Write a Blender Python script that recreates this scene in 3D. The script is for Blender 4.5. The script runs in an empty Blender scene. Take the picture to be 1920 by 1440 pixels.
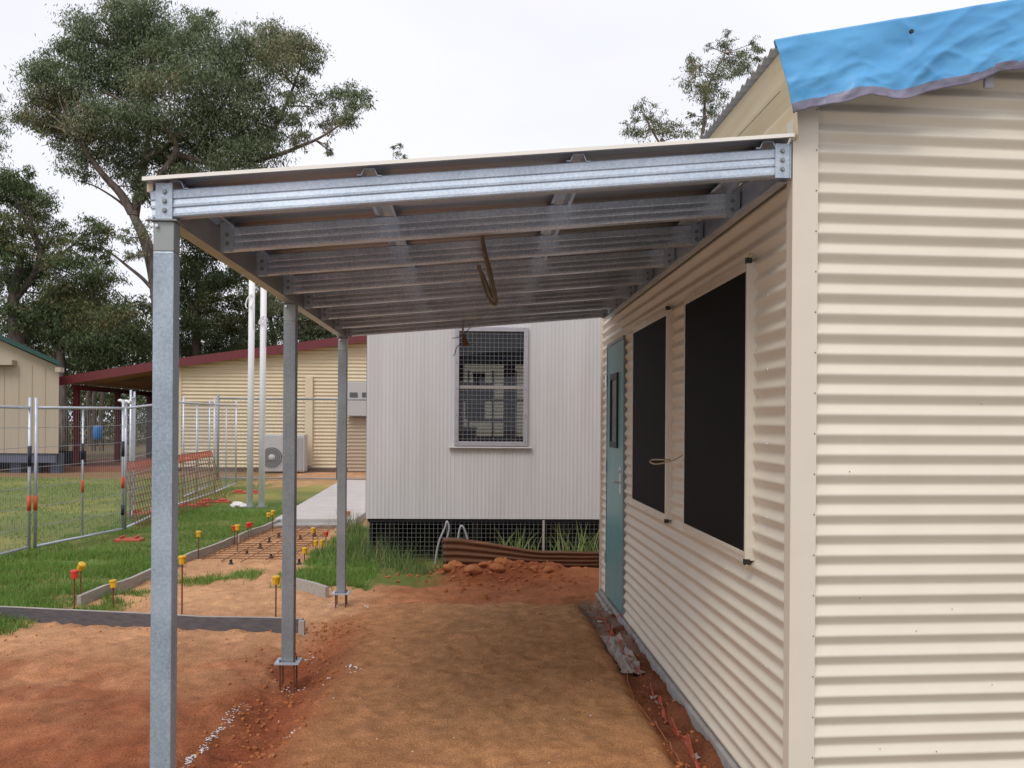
import bpy, math, random
import numpy as np
from mathutils import Vector, Matrix
PI = math.pi
random.seed(7); RNG = np.random.default_rng(7)
SC = bpy.context.scene
COL = SC.collection

# ------------------------------------------------------------------ camera
F = 1790.0; EYE = 1.6
YAW = math.atan(74/1790.0); ROLL = math.radians(0.4)
PX0, PY0 = 960.0, 793.0
cam_d = bpy.data.cameras.new("camera"); cam = bpy.data.objects.new("camera", cam_d); COL.objects.link(cam)
R_ = Vector((math.cos(YAW), -math.sin(YAW), 0)); U_ = Vector((0, 0, 1)); FW = Vector((math.sin(YAW), math.cos(YAW), 0))
rt = R_*math.cos(ROLL)+U_*math.sin(ROLL); up = -R_*math.sin(ROLL)+U_*math.cos(ROLL)
m = Matrix((rt, up, -FW)).transposed().to_4x4(); m.translation = Vector((0, 0, EYE)); cam.matrix_world = m
cam_d.sensor_width = 36; cam_d.sensor_fit = 'HORIZONTAL'; cam_d.lens = 36*F/1920
cam_d.shift_y = (PY0-720)/1920; cam_d.clip_start = 0.05; cam_d.clip_end = 3000
SC.camera = cam

# ------------------------------------------------------------------ world, sun, exposure
SUN_EL, SUN_ROT = math.radians(52), math.radians(205)      # rotation measured clockwise from +Y (north)
w = bpy.data.worlds.new("World"); SC.world = w; w.use_nodes = True
nt = w.node_tree; N = nt.nodes; L = nt.links; N.clear()
out = N.new('ShaderNodeOutputWorld'); bg = N.new('ShaderNodeBackground'); L.new(bg.outputs[0], out.inputs[0])
sky = N.new('ShaderNodeTexSky'); sky.sky_type = 'NISHITA'; sky.sun_disc = False
sky.sun_elevation = SUN_EL; sky.sun_rotation = SUN_ROT; sky.air_density = 1.0; sky.dust_density = 3.0
tc = N.new('ShaderNodeTexCoord'); mp = N.new('ShaderNodeMapping'); mp.inputs['Scale'].default_value = (1, 1, 2.6)
nz = N.new('ShaderNodeTexNoise'); nz.inputs['Scale'].default_value = 1.6; nz.inputs['Detail'].default_value = 5; nz.inputs['Roughness'].default_value = 0.5
L.new(tc.outputs['Generated'], mp.inputs[0]); L.new(mp.outputs[0], nz.inputs[0])
cr = N.new('ShaderNodeValToRGB'); cr.color_ramp.elements[0].position = 0.3; cr.color_ramp.elements[0].color = (8.7, 8.8, 10.1, 1)
cr.color_ramp.elements[1].position = 0.62; cr.color_ramp.elements[1].color = (10.0, 10.0, 10.7, 1)
L.new(nz.outputs['Fac'], cr.inputs[0])
mx = N.new('ShaderNodeMixRGB'); mx.inputs[0].default_value = 0.94
L.new(sky.outputs[0], mx.inputs[1]); L.new(cr.outputs[0], mx.inputs[2]); L.new(mx.outputs[0], bg.inputs[0])
bg.inputs[1].default_value = 0.095
sd = bpy.data.lights.new("sun", 'SUN'); sd.energy = 1.5; sd.angle = math.radians(25); sd.color = (1, 0.96, 0.9)
so = bpy.data.objects.new("sun", sd); COL.objects.link(so)
sv = Vector((math.sin(SUN_ROT)*math.cos(SUN_EL), math.cos(SUN_ROT)*math.cos(SUN_EL), math.sin(SUN_EL)))
so.rotation_euler = (-sv).to_track_quat('-Z', 'Y').to_euler(); so.location = (0, 0, 30)
SC.view_settings.view_transform = 'Standard'; SC.view_settings.look = 'None'; SC.view_settings.exposure = 0.12; SC.view_settings.gamma = 1

# ------------------------------------------------------------------ helpers
def ray(x, y):
    dx, dy = x-PX0, y-PY0; c, s = math.cos(ROLL), math.sin(ROLL)
    u = (dx*c+dy*s)/F; v = (-dx*s+dy*c)/F
    return Vector((u*math.cos(YAW)+math.sin(YAW), -u*math.sin(YAW)+math.cos(YAW), -v))
def AY(x, y, Y): d = ray(x, y); return Vector((0, 0, EYE))+d*(Y/d.y)
def AX(x, y, X): d = ray(x, y); return Vector((0, 0, EYE))+d*(X/d.x)
def AG(x, y, z=0.0): d = ray(x, y); return Vector((0, 0, EYE))+d*((z-EYE)/d.z)
def APL(x, y, p, n):
    d = ray(x, y); o = Vector((0, 0, EYE)); return o+d*((Vector(p)-o).dot(n)/d.dot(n))

def hsh(ix, iy, s):
    n = (ix*374761393+iy*668265263+s*1442695041) & 0xffffffff
    n = ((n ^ (n >> 13))*1274126177) & 0xffffffff
    return ((n ^ (n >> 16)) & 0xffff)/65535.0
def vnoise(x, y, s=0):
    x = np.asarray(x, float); y = np.asarray(y, float)
    ix = np.floor(x).astype(np.int64); iy = np.floor(y).astype(np.int64); fx = x-ix; fy = y-iy
    fx = fx*fx*(3-2*fx); fy = fy*fy*(3-2*fy)
    a = hsh(ix, iy, s); b = hsh(ix+1, iy, s); c = hsh(ix, iy+1, s); d = hsh(ix+1, iy+1, s)
    return (a*(1-fx)+b*fx)*(1-fy)+(c*(1-fx)+d*fx)*fy
def fbm(x, y, s=0, o=4):
    t = 0; a = 0.5; tt = 0
    for k in range(o):
        t = t+a*vnoise(np.asarray(x)*2**k, np.asarray(y)*2**k, s+k*17); tt += a; a *= 0.5
    return t/tt
def sstep(a, b, x): t = np.clip((x-a)/(b-a), 0, 1); return t*t*(3-2*t)

OFF = {}
def tag(o, label=None, cat=None, group=None, kind=None):
    if label: o['label'] = label
    if cat: o['category'] = cat
    if group: o['group'] = group
    if kind: o['kind'] = kind
    return o
def thing(name, label, cat, loc=(0, 0, 0), group=None):
    o = bpy.data.objects.new(name, None); COL.objects.link(o); o.location = loc; o.empty_display_size = 0.1
    OFF[o.name] = Vector(loc); return tag(o, label, cat, group)
def copy_tree(o, parent=None):
    c = o.copy(); COL.objects.link(c); OFF[c.name] = OFF.get(o.name, Vector()); c.parent = parent
    for ch in list(o.children): copy_tree(ch, c)
    return c

class MB:
    def __init__(s): s.v = []; s.f = []; s.m = []; s.mi = 0
    def add(s, vs, fs):
        b = len(s.v); s.v += [tuple(p) for p in vs]
        for f in fs: s.f.append(tuple(i+b for i in f)); s.m.append(s.mi)
    def frame(s, o, ax, ay, az, sx, sy, sz):
        o = Vector(o); P = []
        for k in (-.5, .5):
            for j in (-.5, .5):
                for i in (-.5, .5): P.append(o+ax*(i*sx)+ay*(j*sy)+az*(k*sz))
        s.add(P, [(0, 2, 3, 1), (4, 5, 7, 6), (0, 1, 5, 4), (1, 3, 7, 5), (3, 2, 6, 7), (2, 0, 4, 6)])
    def box(s, lo, hi):
        lo = Vector(lo); hi = Vector(hi); c = (lo+hi)/2; d = hi-lo
        s.frame(c, Vector((1, 0, 0)), Vector((0, 1, 0)), Vector((0, 0, 1)), d.x, d.y, d.z)
    def bar(s, p0, p1, wd, ht, upv=(0, 0, 1)):
        p0 = Vector(p0); p1 = Vector(p1); a = (p1-p0); l = a.length; a = a/l; u = Vector(upv)
        if abs(a.dot(u)) > .99: u = Vector((0, 1, 0))
        b = a.cross(u).normalized(); u = b.cross(a).normalized()
        s.frame((p0+p1)/2, a, b, u, l, wd, ht)
    def tube(s, pts, r, n=8, cap=True):
        pts = [Vector(p) for p in pts]; k = len(pts)
        rs = r if isinstance(r, (list, tuple)) else [r]*k
        V = []; prev = None
        for i, p in enumerate(pts):
            t = (pts[min(i+1, k-1)]-pts[max(i-1, 0)]).normalized()
            if prev is None:
                a = Vector((0, 0, 1)) if abs(t.z) < .9 else Vector((1, 0, 0)); nrm = t.cross(a).normalized()
            else:
                nrm = (prev-t*prev.dot(t)).normalized()
            prev = nrm; bn = t.cross(nrm)
            for j in range(n):
                a = 2*PI*j/n; V.append(p+(nrm*math.cos(a)+bn*math.sin(a))*rs[i])
        Fc = []
        for i in range(k-1):
            for j in range(n): Fc.append((i*n+j, i*n+(j+1) % n, (i+1)*n+(j+1) % n, (i+1)*n+j))
        if cap: Fc.append(tuple(range(n-1, -1, -1))); Fc.append(tuple((k-1)*n+j for j in range(n)))
        s.add(V, Fc)
    def extrude(s, prof, o, ux, uy, d, closed=False):
        o = Vector(o); ux = Vector(ux); uy = Vector(uy); d = Vector(d); n = len(prof)
        A = [o+ux*p[0]+uy*p[1] for p in prof]; B = [p+d for p in A]; Fc = []
        for i in range(n if closed else n-1): j = (i+1) % n; Fc.append((i, j, n+j, n+i))
        if closed: Fc.append(tuple(range(n-1, -1, -1))); Fc.append(tuple(range(n, 2*n)))
        s.add(A+B, Fc)
    def grid(s, P, nu, nv):
        Fc = [(i*nv+j, (i+1)*nv+j, (i+1)*nv+j+1, i*nv+j+1) for i in range(nu-1) for j in range(nv-1)]
        s.add(P, Fc)
    def build(s, name, mats, parent=None, loc=(0, 0, 0), smooth=False, bevel=0, solid=0):
        me = bpy.data.meshes.new(name); off = OFF.get(parent.name, Vector()) if parent else Vector(loc)
        me.from_pydata([(p[0]-off.x, p[1]-off.y, p[2]-off.z) for p in s.v], [], s.f)
        mats = mats if isinstance(mats, (list, tuple)) else [mats]
        for mt in mats: me.materials.append(mt)
        if len(mats) > 1: me.polygons.foreach_set('material_index', s.m)
        me.polygons.foreach_set('use_smooth', [smooth]*len(me.polygons))
        me.update(); o = bpy.data.objects.new(name, me); COL.objects.link(o)
        if parent: o.parent = parent
        else: o.location = loc
        OFF[o.name] = off
        if solid: md = o.modifiers.new('s', 'SOLIDIFY'); md.thickness = solid; md.offset = 0
        if bevel: md = o.modifiers.new('b', 'BEVEL'); md.width = bevel; md.segments = 2; md.limit_method = 'ANGLE'
        return o

# ------------------------------------------------------------------ materials
def mat(name, col, rough=.6, metal=0, noise=None, bump=None, spec=.5, col2=None, wave=None, streak=None):
    """col/col2 mixed by object-space noise(scale, lo, hi); bump=(scale, strength, distance)"""
    m = bpy.data.materials.new(name); m.use_nodes = True; nt = m.node_tree; N = nt.nodes; L = nt.links
    b = N['Principled BSDF']; b.inputs['Base Color'].default_value = (*col, 1); b.inputs['Roughness'].default_value = rough
    b.inputs['Metallic'].default_value = metal; b.inputs['Specular IOR Level'].default_value = spec
    tc = N.new('ShaderNodeTexCoord')
    if noise:
        mp = N.new('ShaderNodeMapping'); L.new(tc.outputs['Object'], mp.inputs[0])
        if streak: mp.inputs['Scale'].default_value = streak
        n = N.new('ShaderNodeTexNoise'); n.inputs['Scale'].default_value = noise[0]; n.inputs['Detail'].default_value = 6; n.inputs['Roughness'].default_value = .62
        L.new(mp.outputs[0], n.inputs[0])
        r = N.new('ShaderNodeValToRGB'); r.color_ramp.elements[0].position = noise[1]; r.color_ramp.elements[1].position = noise[2]
        r.color_ramp.elements[0].color = (*col, 1); r.color_ramp.elements[1].color = (*(col2 or col), 1)
        L.new(n.outputs['Fac'], r.inputs[0]); L.new(r.outputs[0], b.inputs['Base Color'])
        rr = N.new('ShaderNodeMapRange'); rr.inputs['To Min'].default_value = max(0, rough-.07); rr.inputs['To Max'].default_value = min(1, rough+.1)
        L.new(n.outputs['Fac'], rr.inputs[0]); L.new(rr.outputs[0], b.inputs['Roughness'])
    if bump:
        n2 = N.new('ShaderNodeTexNoise'); n2.inputs['Scale'].default_value = bump[0]; n2.inputs['Detail'].default_value = 5
        L.new(tc.outputs['Object'], n2.inputs[0]); bp = N.new('ShaderNodeBump'); bp.inputs['Strength'].default_value = bump[1]; bp.inputs['Distance'].default_value = bump[2]
        L.new(n2.outputs['Fac'], bp.inputs['Height']); L.new(bp.outputs[0], b.inputs['Normal'])
    return m
def galv(name, c1, c2, rough, met=.6):
    m = mat(name, c1, rough, met); nt = m.node_tree; N = nt.nodes; L = nt.links; b = N['Principled BSDF']
    tc = N.new('ShaderNodeTexCoord'); v = N.new('ShaderNodeTexVoronoi'); v.inputs['Scale'].default_value = 130
    L.new(tc.outputs['Object'], v.inputs[0]); n = N.new('ShaderNodeTexNoise'); n.inputs['Scale'].default_value = 4; n.inputs['Detail'].default_value = 6
    L.new(tc.outputs['Object'], n.inputs[0])
    bw = N.new('ShaderNodeRGBToBW'); L.new(v.outputs['Color'], bw.inputs[0])
    ad = N.new('ShaderNodeMath'); ad.operation = 'MULTIPLY_ADD'; L.new(bw.outputs[0], ad.inputs[0]); ad.inputs[1].default_value = .45; L.new(n.outputs['Fac'], ad.inputs[2])
    r = N.new('ShaderNodeValToRGB'); r.color_ramp.elements[0].position = .4; r.color_ramp.elements[1].position = 1.0
    r.color_ramp.elements[0].color = (*c1, 1); r.color_ramp.elements[1].color = (*c2, 1)
    L.new(ad.outputs[0], r.inputs[0]); L.new(r.outputs[0], b.inputs['Base Color'])
    mr = N.new('ShaderNodeMapRange'); mr.inputs['From Max'].default_value = 1.3; mr.inputs['To Min'].default_value = rough+.02; mr.inputs['To Max'].default_value = rough+.10
    L.new(ad.outputs[0], mr.inputs[0]); L.new(mr.outputs[0], b.inputs['Roughness'])
    bp = N.new('ShaderNodeBump'); bp.inputs['Strength'].default_value = .12; bp.inputs['Distance'].default_value = .002
    L.new(n.outputs['Fac'], bp.inputs['Height']); L.new(bp.outputs[0], b.inputs['Normal'])
    return m
def attr_mat(name, a, rough=.7, transl=0.0, var=None):
    m = bpy.data.materials.new(name); m.use_nodes = True; nt = m.node_tree; N = nt.nodes; L = nt.links; b = N['Principled BSDF']
    at = N.new('ShaderNodeAttribute'); at.attribute_name = a; L.new(at.outputs['Color'], b.inputs['Base Color'])
    b.inputs['Roughness'].default_value = rough; b.inputs['Specular IOR Level'].default_value = .35
    if transl:
        o = N['Material Output']; t = N.new('ShaderNodeBsdfTranslucent'); L.new(at.outputs['Color'], t.inputs[0]); x = N.new('ShaderNodeMixShader'); x.inputs[0].default_value = transl
        L.new(b.outputs[0], x.inputs[1]); L.new(t.outputs[0], x.inputs[2]); L.new(x.outputs[0], o.inputs[0])
    return m
CREAM = mat('cream_steel', (.71, .655, .545), .36, 0, (3, .3, .75), (60, .03, .001), .5, (.66, .60, .49))
CREAM_EDGE = mat('cream_flashing', (.66, .57, .41), .4, 0, (5, .3, .8), None, .5, (.58, .48, .32))
CREAM_EAVE = mat('cream_eave', (.72, .60, .38), .45, 0, (4, .35, .7), None, .5, (.62, .48, .26), streak=(1, .2, 6))
GALV = galv('galvanised_steel', (.36, .42, .49), (.56, .62, .70), .50)
GALV2 = galv('sky_tinted_galv_section', (.44, .51, .62), (.78, .86, .96), .28, .7)  # bluish bright base: sky and flash highlights put into the steel colour
POSTG = galv('galvanised_post', (.27, .33, .38), (.44, .51, .57), .38, .5)
DULLGALV = galv('dull_galvanised', (.20, .22, .23), (.32, .34, .35), .5, .5)
ROOFUNDER = mat('roof_sheet_steel', (.44, .47, .52), .4, .2, (3, .3, .8), None, .5, (.34, .38, .44))
SCREEN = mat('black_insect_screen', (.004, .004, .005), .6, 0, (400, .4, .6), (900, .2, .0005), .08, (.007, .007, .008))
TEAL = mat('teal_door_paint', (.135, .33, .34), .35, 0, (3, .3, .8), None, .5, (.115, .28, .29))
BLACK = mat('black_rubber', (.015, .015, .016), .5)
CHROME = mat('brushed_chrome', (.7, .7, .7), .25, 1)
CONC = mat('concrete', (.36, .35, .34), .9, 0, (9, .3, .75), (70, .4, .004), .3, (.24, .22, .20))
PATHM = mat('path_concrete', (.50, .47, .45), .9, 0, (3, .3, .8), (60, .3, .003), .3, (.42, .37, .34))
WHITEC = mat('white_ribbed_cladding', (.56, .555, .555), .55, 0, (1.6, .35, .7), None, .3, (.49, .485, .48), streak=(3, 1, .3))
ALU = mat('aged_aluminium', (.42, .41, .44), .5, .4, (8, .3, .8), None, .5, (.33, .32, .34))
WIRE = mat('grey_wire', (.36, .37, .38), .5, .6)
DWIRE = mat('dull_wire', (.12, .12, .12), .6, .3)
WHITEP = mat('white_pole_paint', (.84, .84, .85), .4, 0, (5, .3, .8), None, .5, (.78, .78, .80))
MAROON = mat('maroon_paint', (.14, .018, .022), .45, 0, (3, .3, .8), None, .5, (.11, .016, .02))
HCREAM = mat('house_cream_steel', (.63, .54, .38), .5, 0, (2, .3, .8), None, .4, (.57, .48, .33))
CEIL = mat('verandah_ceiling', (.42, .34, .16), .6)
GREENR = mat('green_roof', (.010, .055, .042), .45)
SHEDW = mat('tan_wall', (.43, .365, .28), .7, 0, (2, .3, .8), None, .3, (.39, .33, .25), streak=(6, 6, .3))
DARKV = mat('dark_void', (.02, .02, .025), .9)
BLUEG = mat('blue_grey_skirt', (.10, .11, .16), .8)
RUST = mat('rusty_bar', (.11, .042, .025), .85, 0, (30, .3, .7), (90, .5, .002), .3, (.20, .075, .035))
RUSTWARM = mat('rusty_mesh', (.16, .065, .03), .85, 0, (30, .3, .7), None, .3, (.24, .11, .05))
YELCAP = mat('yellow_cap_plastic', (.70, .40, .012), .4, 0, (20, .4, .8), None, .5, (.55, .30, .015))
REDCAP = mat('red_cap_plastic', (.62, .045, .03), .4, 0, (20, .4, .8), None, .5, (.45, .04, .025))
ORANGE = mat('orange_plastic', (.46, .065, .035), .5, 0, (12, .4, .8), None, .5, (.50, .10, .06))
ORTAPE = mat('orange_tape', (.60, .085, .035), .6)
BLTAPE = mat('black_tape', (.02, .02, .045), .5)
TIMBER = mat('weathered_timber', (.30, .27, .235), .85, 0, (6, .3, .7), (40, .5, .003), .3, (.42, .39, .35), streak=(8, 1, 8))
TIMBERD = mat('dark_timber', (.075, .072, .085), .75, 0, (6, .3, .7), (40, .5, .003), .3, (.14, .125, .125), streak=(1, 8, 8))
TIMBERTOP = mat('timber_edge', (.40, .36, .32), .85, 0, (6, .3, .7), None, .3, (.30, .27, .25))
TARP = mat('blue_tarpaulin', (.075, .31, .62), .4, 0, (2.2, .3, .75), (14, .12, .006), .5, (.12, .42, .72))
TARPS = mat('silver_tarpaulin', (.24, .23, .30), .4, .2, (6, .3, .75), (38, .4, .008), .5, (.15, .14, .19))
ROPE = mat('brown_cable', (.20, .145, .095), .8, 0, (40, .3, .7), None, .3, (.28, .21, .15))
BEIGE = mat('beige_cable', (.45, .34, .20), .6)
IRON = mat('rusty_corrugated_iron', (.10, .045, .025), .75, .15, (5, .3, .7), (40, .2, .002), .3, (.20, .10, .055), streak=(.5, 3, 8))
BARK = mat('gum_bark', (.10, .08, .07), .85, 0, (3, .35, .65), (18, .6, .03), .2, (.24, .20, .17), streak=(2, 2, .4))
BARKD = mat('dark_bark', (.07, .055, .05), .9, 0, (3, .35, .65), (18, .6, .03), .2, (.15, .12, .10), streak=(2, 2, .4))
LEAFM = attr_mat('gum_leaves', 'lc', .55, .22)
GRASSM = attr_mat('grass_blades', 'lc', .6, .25)
CLAY = mat('red_clay', (.34, .11, .042), .95, 0, (14, .3, .75), (40, .8, .012), .1, (.46, .20, .085))
PLAS = mat('orange_membrane', (.55, .10, .05), .45, 0, (9, .35, .7), (50, .5, .005), .4, (.42, .16, .12))
PALEP = mat('pale_plastic', (.33, .28, .25), .4, 0, (14, .35, .7), (60, .5, .005), .4, (.28, .24, .22))
BLUEP = mat('blue_plastic', (.03, .16, .42), .4)
ACM = mat('pale_grey_casing', (.42, .42, .41), .5)
ACD = mat('dark_grille', (.08, .085, .09), .6)
LIME = mat('white_lime', (.72, .68, .68), .9)
GLASS = bpy.data.materials.new('window_glass'); GLASS.use_nodes = True
_n = GLASS.node_tree.nodes; _l = GLASS.node_tree.links; _n.clear()
_o = _n.new('ShaderNodeOutputMaterial'); _t = _n.new('ShaderNodeBsdfTransparent'); _t.inputs[0].default_value = (.42, .46, .5, 1)
_g = _n.new('ShaderNodeBsdfGlossy'); _g.inputs['Roughness'].default_value = .02; _x = _n.new('ShaderNodeMixShader'); _fr = _n.new('ShaderNodeFresnel'); _fr.inputs[0].default_value = 1.5
_l.new(_fr.outputs[0], _x.inputs[0]); _l.new(_t.outputs[0], _x.inputs[1]); _l.new(_g.outputs[0], _x.inputs[2]); _l.new(_x.outputs[0], _o.inputs[0])

# ------------------------------------------------------------------ ground
WX = 1.2033                       # plane of the long wall
YC = 3.54                       # near corner of the building
fl0 = AG(143, 1143); fl1 = AG(527, 984)          # left form board along the future path
def form_x(y): return fl0.x+(fl1.x-fl0.x)*np.clip((y-fl0.y)/(fl1.y-fl0.y), -0.2, 3)
ff0 = Vector((-5.4, 8.12, 0)); ff1 = Vector((-1.24, 7.25, 0))   # front form board
def form_y(x): return ff0.y+(ff1.y-ff0.y)*(x-ff0.x)/(ff1.x-ff0.x)
def gheight(x, y):
    near = sstep(60, 14, np.abs(y)+np.abs(x)*.5)
    h = (fbm(x*.7, y*.7, 3)-.5)*.05*near
    soil = sstep(22, 10, y)
    h = h+((fbm(x*5, y*5, 11, 4)-.5)*.045+(fbm(x*15, y*11, 5, 3)-.5)*.034+.012*np.abs(fbm(x*9, y*7, 7, 2)-.5)*2)*soil
    wob = (fbm(x*2.5, y*2.5, 23)-.5)*.14
    pad = sstep(.99, .88, x+wob*.35)*sstep(-1.02, -.8, x+wob*1.6)*sstep(8.5, 8.2, y+wob*2)
    h = h*(1-.62*pad)+pad*(.035+(fbm(x*13, y*10, 15, 2)-.5)*.016-.012*sstep(.62, .75, fbm(x*8+3, y*6, 17, 2)))
    tr = np.exp(-((x+1.13+wob*.8)/.17)**2)*sstep(7.3, 6.2, y)
    h = h-tr*(.065+.03*fbm(x*11, y*11, 31))
    clod = (fbm(x*22, y*22, 41, 3)-.5)*.055*np.exp(-((x+1.1+wob)/.3)**2)*sstep(7.6, 6.6, y); h = h+clod
    rt_ = sstep(.9, 1.02, x+wob*.35)*sstep(9.2, 8.4, y)
    h = h-rt_*.03+rt_*(fbm(x*25, y*25, 51, 3)-.5)*.035+rt_*.075*sstep(1.07, 1.19, x)*fbm(x*8, y*6, 53)
    md = np.exp(-((x-.25)/.42)**2-((y-10.0)/.33)**2)*.12+np.exp(-((x-.95)/.5)**2-((y-10.0)/.3)**2)*.09+np.exp(-((x+.15)/.3)**2-((y-9.75)/.25)**2)*.07
    h = h+md*(.55+.9*fbm(x*7, y*7, 61))+np.clip(md*8, 0, 1)*(fbm(x*15, y*15, 71, 3)-.5)*.07
    h = h-.05*np.exp(-((y-8.75-(x+.4)*.1)/.09)**2)*sstep(-.9, -.3, x)*(fbm(x*3, y*3, 81) > .47)
    return h
def axis(segs):
    r = []
    for a, b, st in segs: r += list(np.arange(a, b, st))
    return np.array(r)
gx = np.concatenate([-np.geomspace(500, 8, 36), axis([(-7.5, -4.4, .08), (-4.4, -.2, .026), (-.2, 1.45, .022), (1.45, 6, .4)]), np.geomspace(6, 500, 30)])
gy = np.concatenate([-np.geomspace(200, 2, 12), axis([(-1.6, 3.9, .3), (3.9, 8.8, .022), (8.8, 11, .035), (11, 17, .09), (17, 34, .4)]), np.geomspace(34, 1500, 34)])
GX, GY = np.meshgrid(gx, gy, indexing='ij'); GZ = gheight(GX, GY)
nv = GX.size; co = np.stack([GX, GY, GZ], -1).reshape(-1, 3).astype(np.float32)
nxx, nyy = GX.shape; idx = np.arange(nv).reshape(nxx, nyy)
q = np.stack([idx[:-1, :-1], idx[1:, :-1], idx[1:, 1:], idx[:-1, 1:]], -1).reshape(-1, 4)
def np_mesh(name, co, faces, k, mt, loc=(0, 0, 0), parent=None, colr=None, smooth=False):
    me = bpy.data.meshes.new(name); me.vertices.add(len(co)); me.vertices.foreach_set('co', (co-np.array(OFF[parent.name] if parent else loc, dtype=np.float32)).astype(np.float32).ravel())
    me.loops.add(faces.size); me.loops.foreach_set('vertex_index', faces.astype(np.int32).ravel())
    me.polygons.add(len(faces)); me.polygons.foreach_set('loop_start', np.arange(0, faces.size, k, dtype=np.int32))
    me.polygons.foreach_set('loop_total', np.full(len(faces), k, dtype=np.int32))
    me.polygons.foreach_set('use_smooth', np.full(len(faces), smooth))
    me.materials.append(mt)
    if colr is not None:
        a = me.color_attributes.new('lc', 'FLOAT_COLOR', 'POINT'); c4 = np.ones((len(co), 4), np.float32); c4[:, :colr.shape[1]] = colr; a.data.foreach_set('color', c4.ravel())
    me.update(calc_edges=True); o = bpy.data.objects.new(name, me); COL.objects.link(o)
    if parent: o.parent = parent
    else: o.location = loc
    return o
def zones(x, y):
    w1 = (fbm(x*1.3, y*1.3, 101)-.5); w2 = (fbm(x*4, y*4, 103)-.5)
    fx = form_x(y)
    # green grass amount
    lawn = sstep(.03, -.10, x-fx)*sstep(-.02, .1, y-form_y(x))
    lawn = lawn*(1-.55*sstep(.75, .25, -(x-fx))*sstep(9.6, 8.1, y)*(fbm(x*3, y*3, 111) > .42))
    out_ = sstep(-5.2, -5.75, x+w1*.3)                      # beyond the site fence: tired lawn
    rightg = sstep(-1.95, -1.75, x+w2*.35)*sstep(-.15, -.55, x+w2*.5)*sstep(9.15, 9.4, y+w2*.7)*sstep(11.9, 11.4, y)
    rightg2 = sstep(-1.95, -1.75, x+w2*.3)*sstep(10.6, 11, y)*sstep(15, 14, y)
    patch = .5*sstep(.50, .68, fbm(x*2.6, y*2.6, 121))*sstep(.5, -.1, np.abs(y-9.75+w1*.8)-.1)*(x > fx)*(x < -1.2)
    edge = .7*sstep(.5, .1, x-fx)*(x > fx)*sstep(.48, .58, fbm(x*3, y*3, 131))*sstep(7.9, 8, y)*(y < 9.3)
    leftp = .8*sstep(-3.25, -3.75, x+w2*.4)*sstep(6.9, 7.6, y)*sstep(8.1, 7.9, y)
    far = sstep(15.2, 15.6, y)*sstep(27.5, 26, y+w1*2)
    green = np.clip(lawn*(y < 40)+rightg+rightg2+patch+edge+leftp, 0, 1)*sstep(27.5, 26, y+w1*2)
    path_dirt = sstep(23, 25, y+w1*3)*sstep(-7, -5.5, x)
    green = green*(1-.8*path_dirt)
    dull = np.clip(out_+sstep(17.5, 20, y), 0, 1)
    return green, dull
def soilcol(x, y):
    w1 = fbm(x*1.6, y*1.6, 141); w2 = fbm(x*6, y*6, 143)
    red = np.array([.38, .14, .065]); deep = np.array([.29, .085, .04]); sand = np.array([.60, .34, .185]); pad = np.array([.47, .245, .115]); grey = np.array([.30, .24, .20]); dry = np.array([.26, .17, .085])
    c = red+0*x[..., None]
    def mixc(c, k, t): return c*(1-t[..., None])+k*t[..., None]
    s1 = sstep(4.2, 7.6, y+(w1-.5)*2.8); c = mixc(c, sand, .78*s1*sstep(-.9, -1.3, x))
    s2 = sstep(7.6, 8.1, y)*sstep(.2, -1.2, x+(w2-.5)); c = mixc(c, sand, .85*s2)
    c = mixc(c, np.array([.43, .17, .075]), .7*sstep(8.2, 8.6, y)*sstep(-1.2, -.6, x))
    wob = (fbm(x*2.5, y*2.5, 23)-.5)*.14
    p = sstep(1.0, .9, x+wob*.35)*sstep(-1.05, -.7, x+wob*1.6)*sstep(8.55, 8.15, y+wob*2)
    padc = pad+(np.array([.48, .225, .105])-pad)*np.clip(sstep(.1, -.9, x)*.7+sstep(5.0, 4.2, y)*.5, 0, 1)[..., None]
    c = c*(1-p[..., None])+padc*p[..., None]
    t = np.exp(-((x+1.1+(w2-.5)*.2)/.24)**2)*sstep(7.5, 6.4, y); c = mixc(c, deep, .85*t*(.5+w2))
    dk = np.clip(sstep(.50, .66, w1)+.8*sstep(.55, .7, fbm(x*3+5, y*3, 147)), 0, 1)*sstep(7.3, 6, y)*sstep(-1.2, -1.5, x); c = mixc(c, deep, .6*dk)
    r = sstep(.93, 1.0, x+wob*.35)*sstep(8.9, 8.3, y); c = mixc(c, np.array([.20, .075, .04]), .9*r)
    g = r*sstep(6.0, 6.9, y+(w1-.5)*.6); c = mixc(c, grey, .75*g*sstep(.35, .55, w2))
    m_ = np.clip(np.exp(-((x-.25)/.6)**2-((y-9.9)/.45)**2)*1.6, 0, 1); c = mixc(c, np.array([.33, .095, .04]), .75*m_)
    fd = sstep(14.5, 17, y)*(1-sstep(21, 24, y)*sstep(-7.5, -6, x)); c = mixc(c, dry, .7*fd)
    od = sstep(-5.4, -6, x); c = mixc(c, dry, .75*od)
    c = mixc(c, np.array([.15, .115, .07]), sstep(33, 38, y))
    bounce_zone = sstep(3.55, 3.2, y)*sstep(-9, -7, x)*sstep(14, 12, x); c = mixc(c, np.array([.37, .33, .29]), bounce_zone)  # pale ground out of view, added to bounce neutral light
    pp = p; v = (.35-.27*pp)*fbm(x*2.3, y*3.1, 153, 4)+(.35+.15*pp)*fbm(x*8, y*9, 151, 4)+(.2+.2*pp)*fbm(x*22, y*18, 155, 2); return c*(.70+.06*pp+(.60-.16*pp)*sstep(.2, .85, v))[..., None]
gr, du = zones(GX, GY); sc_ = soilcol(GX, GY)
gcol = np.array([.085, .15, .035])+0*GX[..., None]; gd = np.array([.15, .20, .06])
nn = fbm(GX*1.1, GY*1.1, 161)[..., None]
gcol = gcol*(1-du[..., None])+gd*du[..., None]
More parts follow.
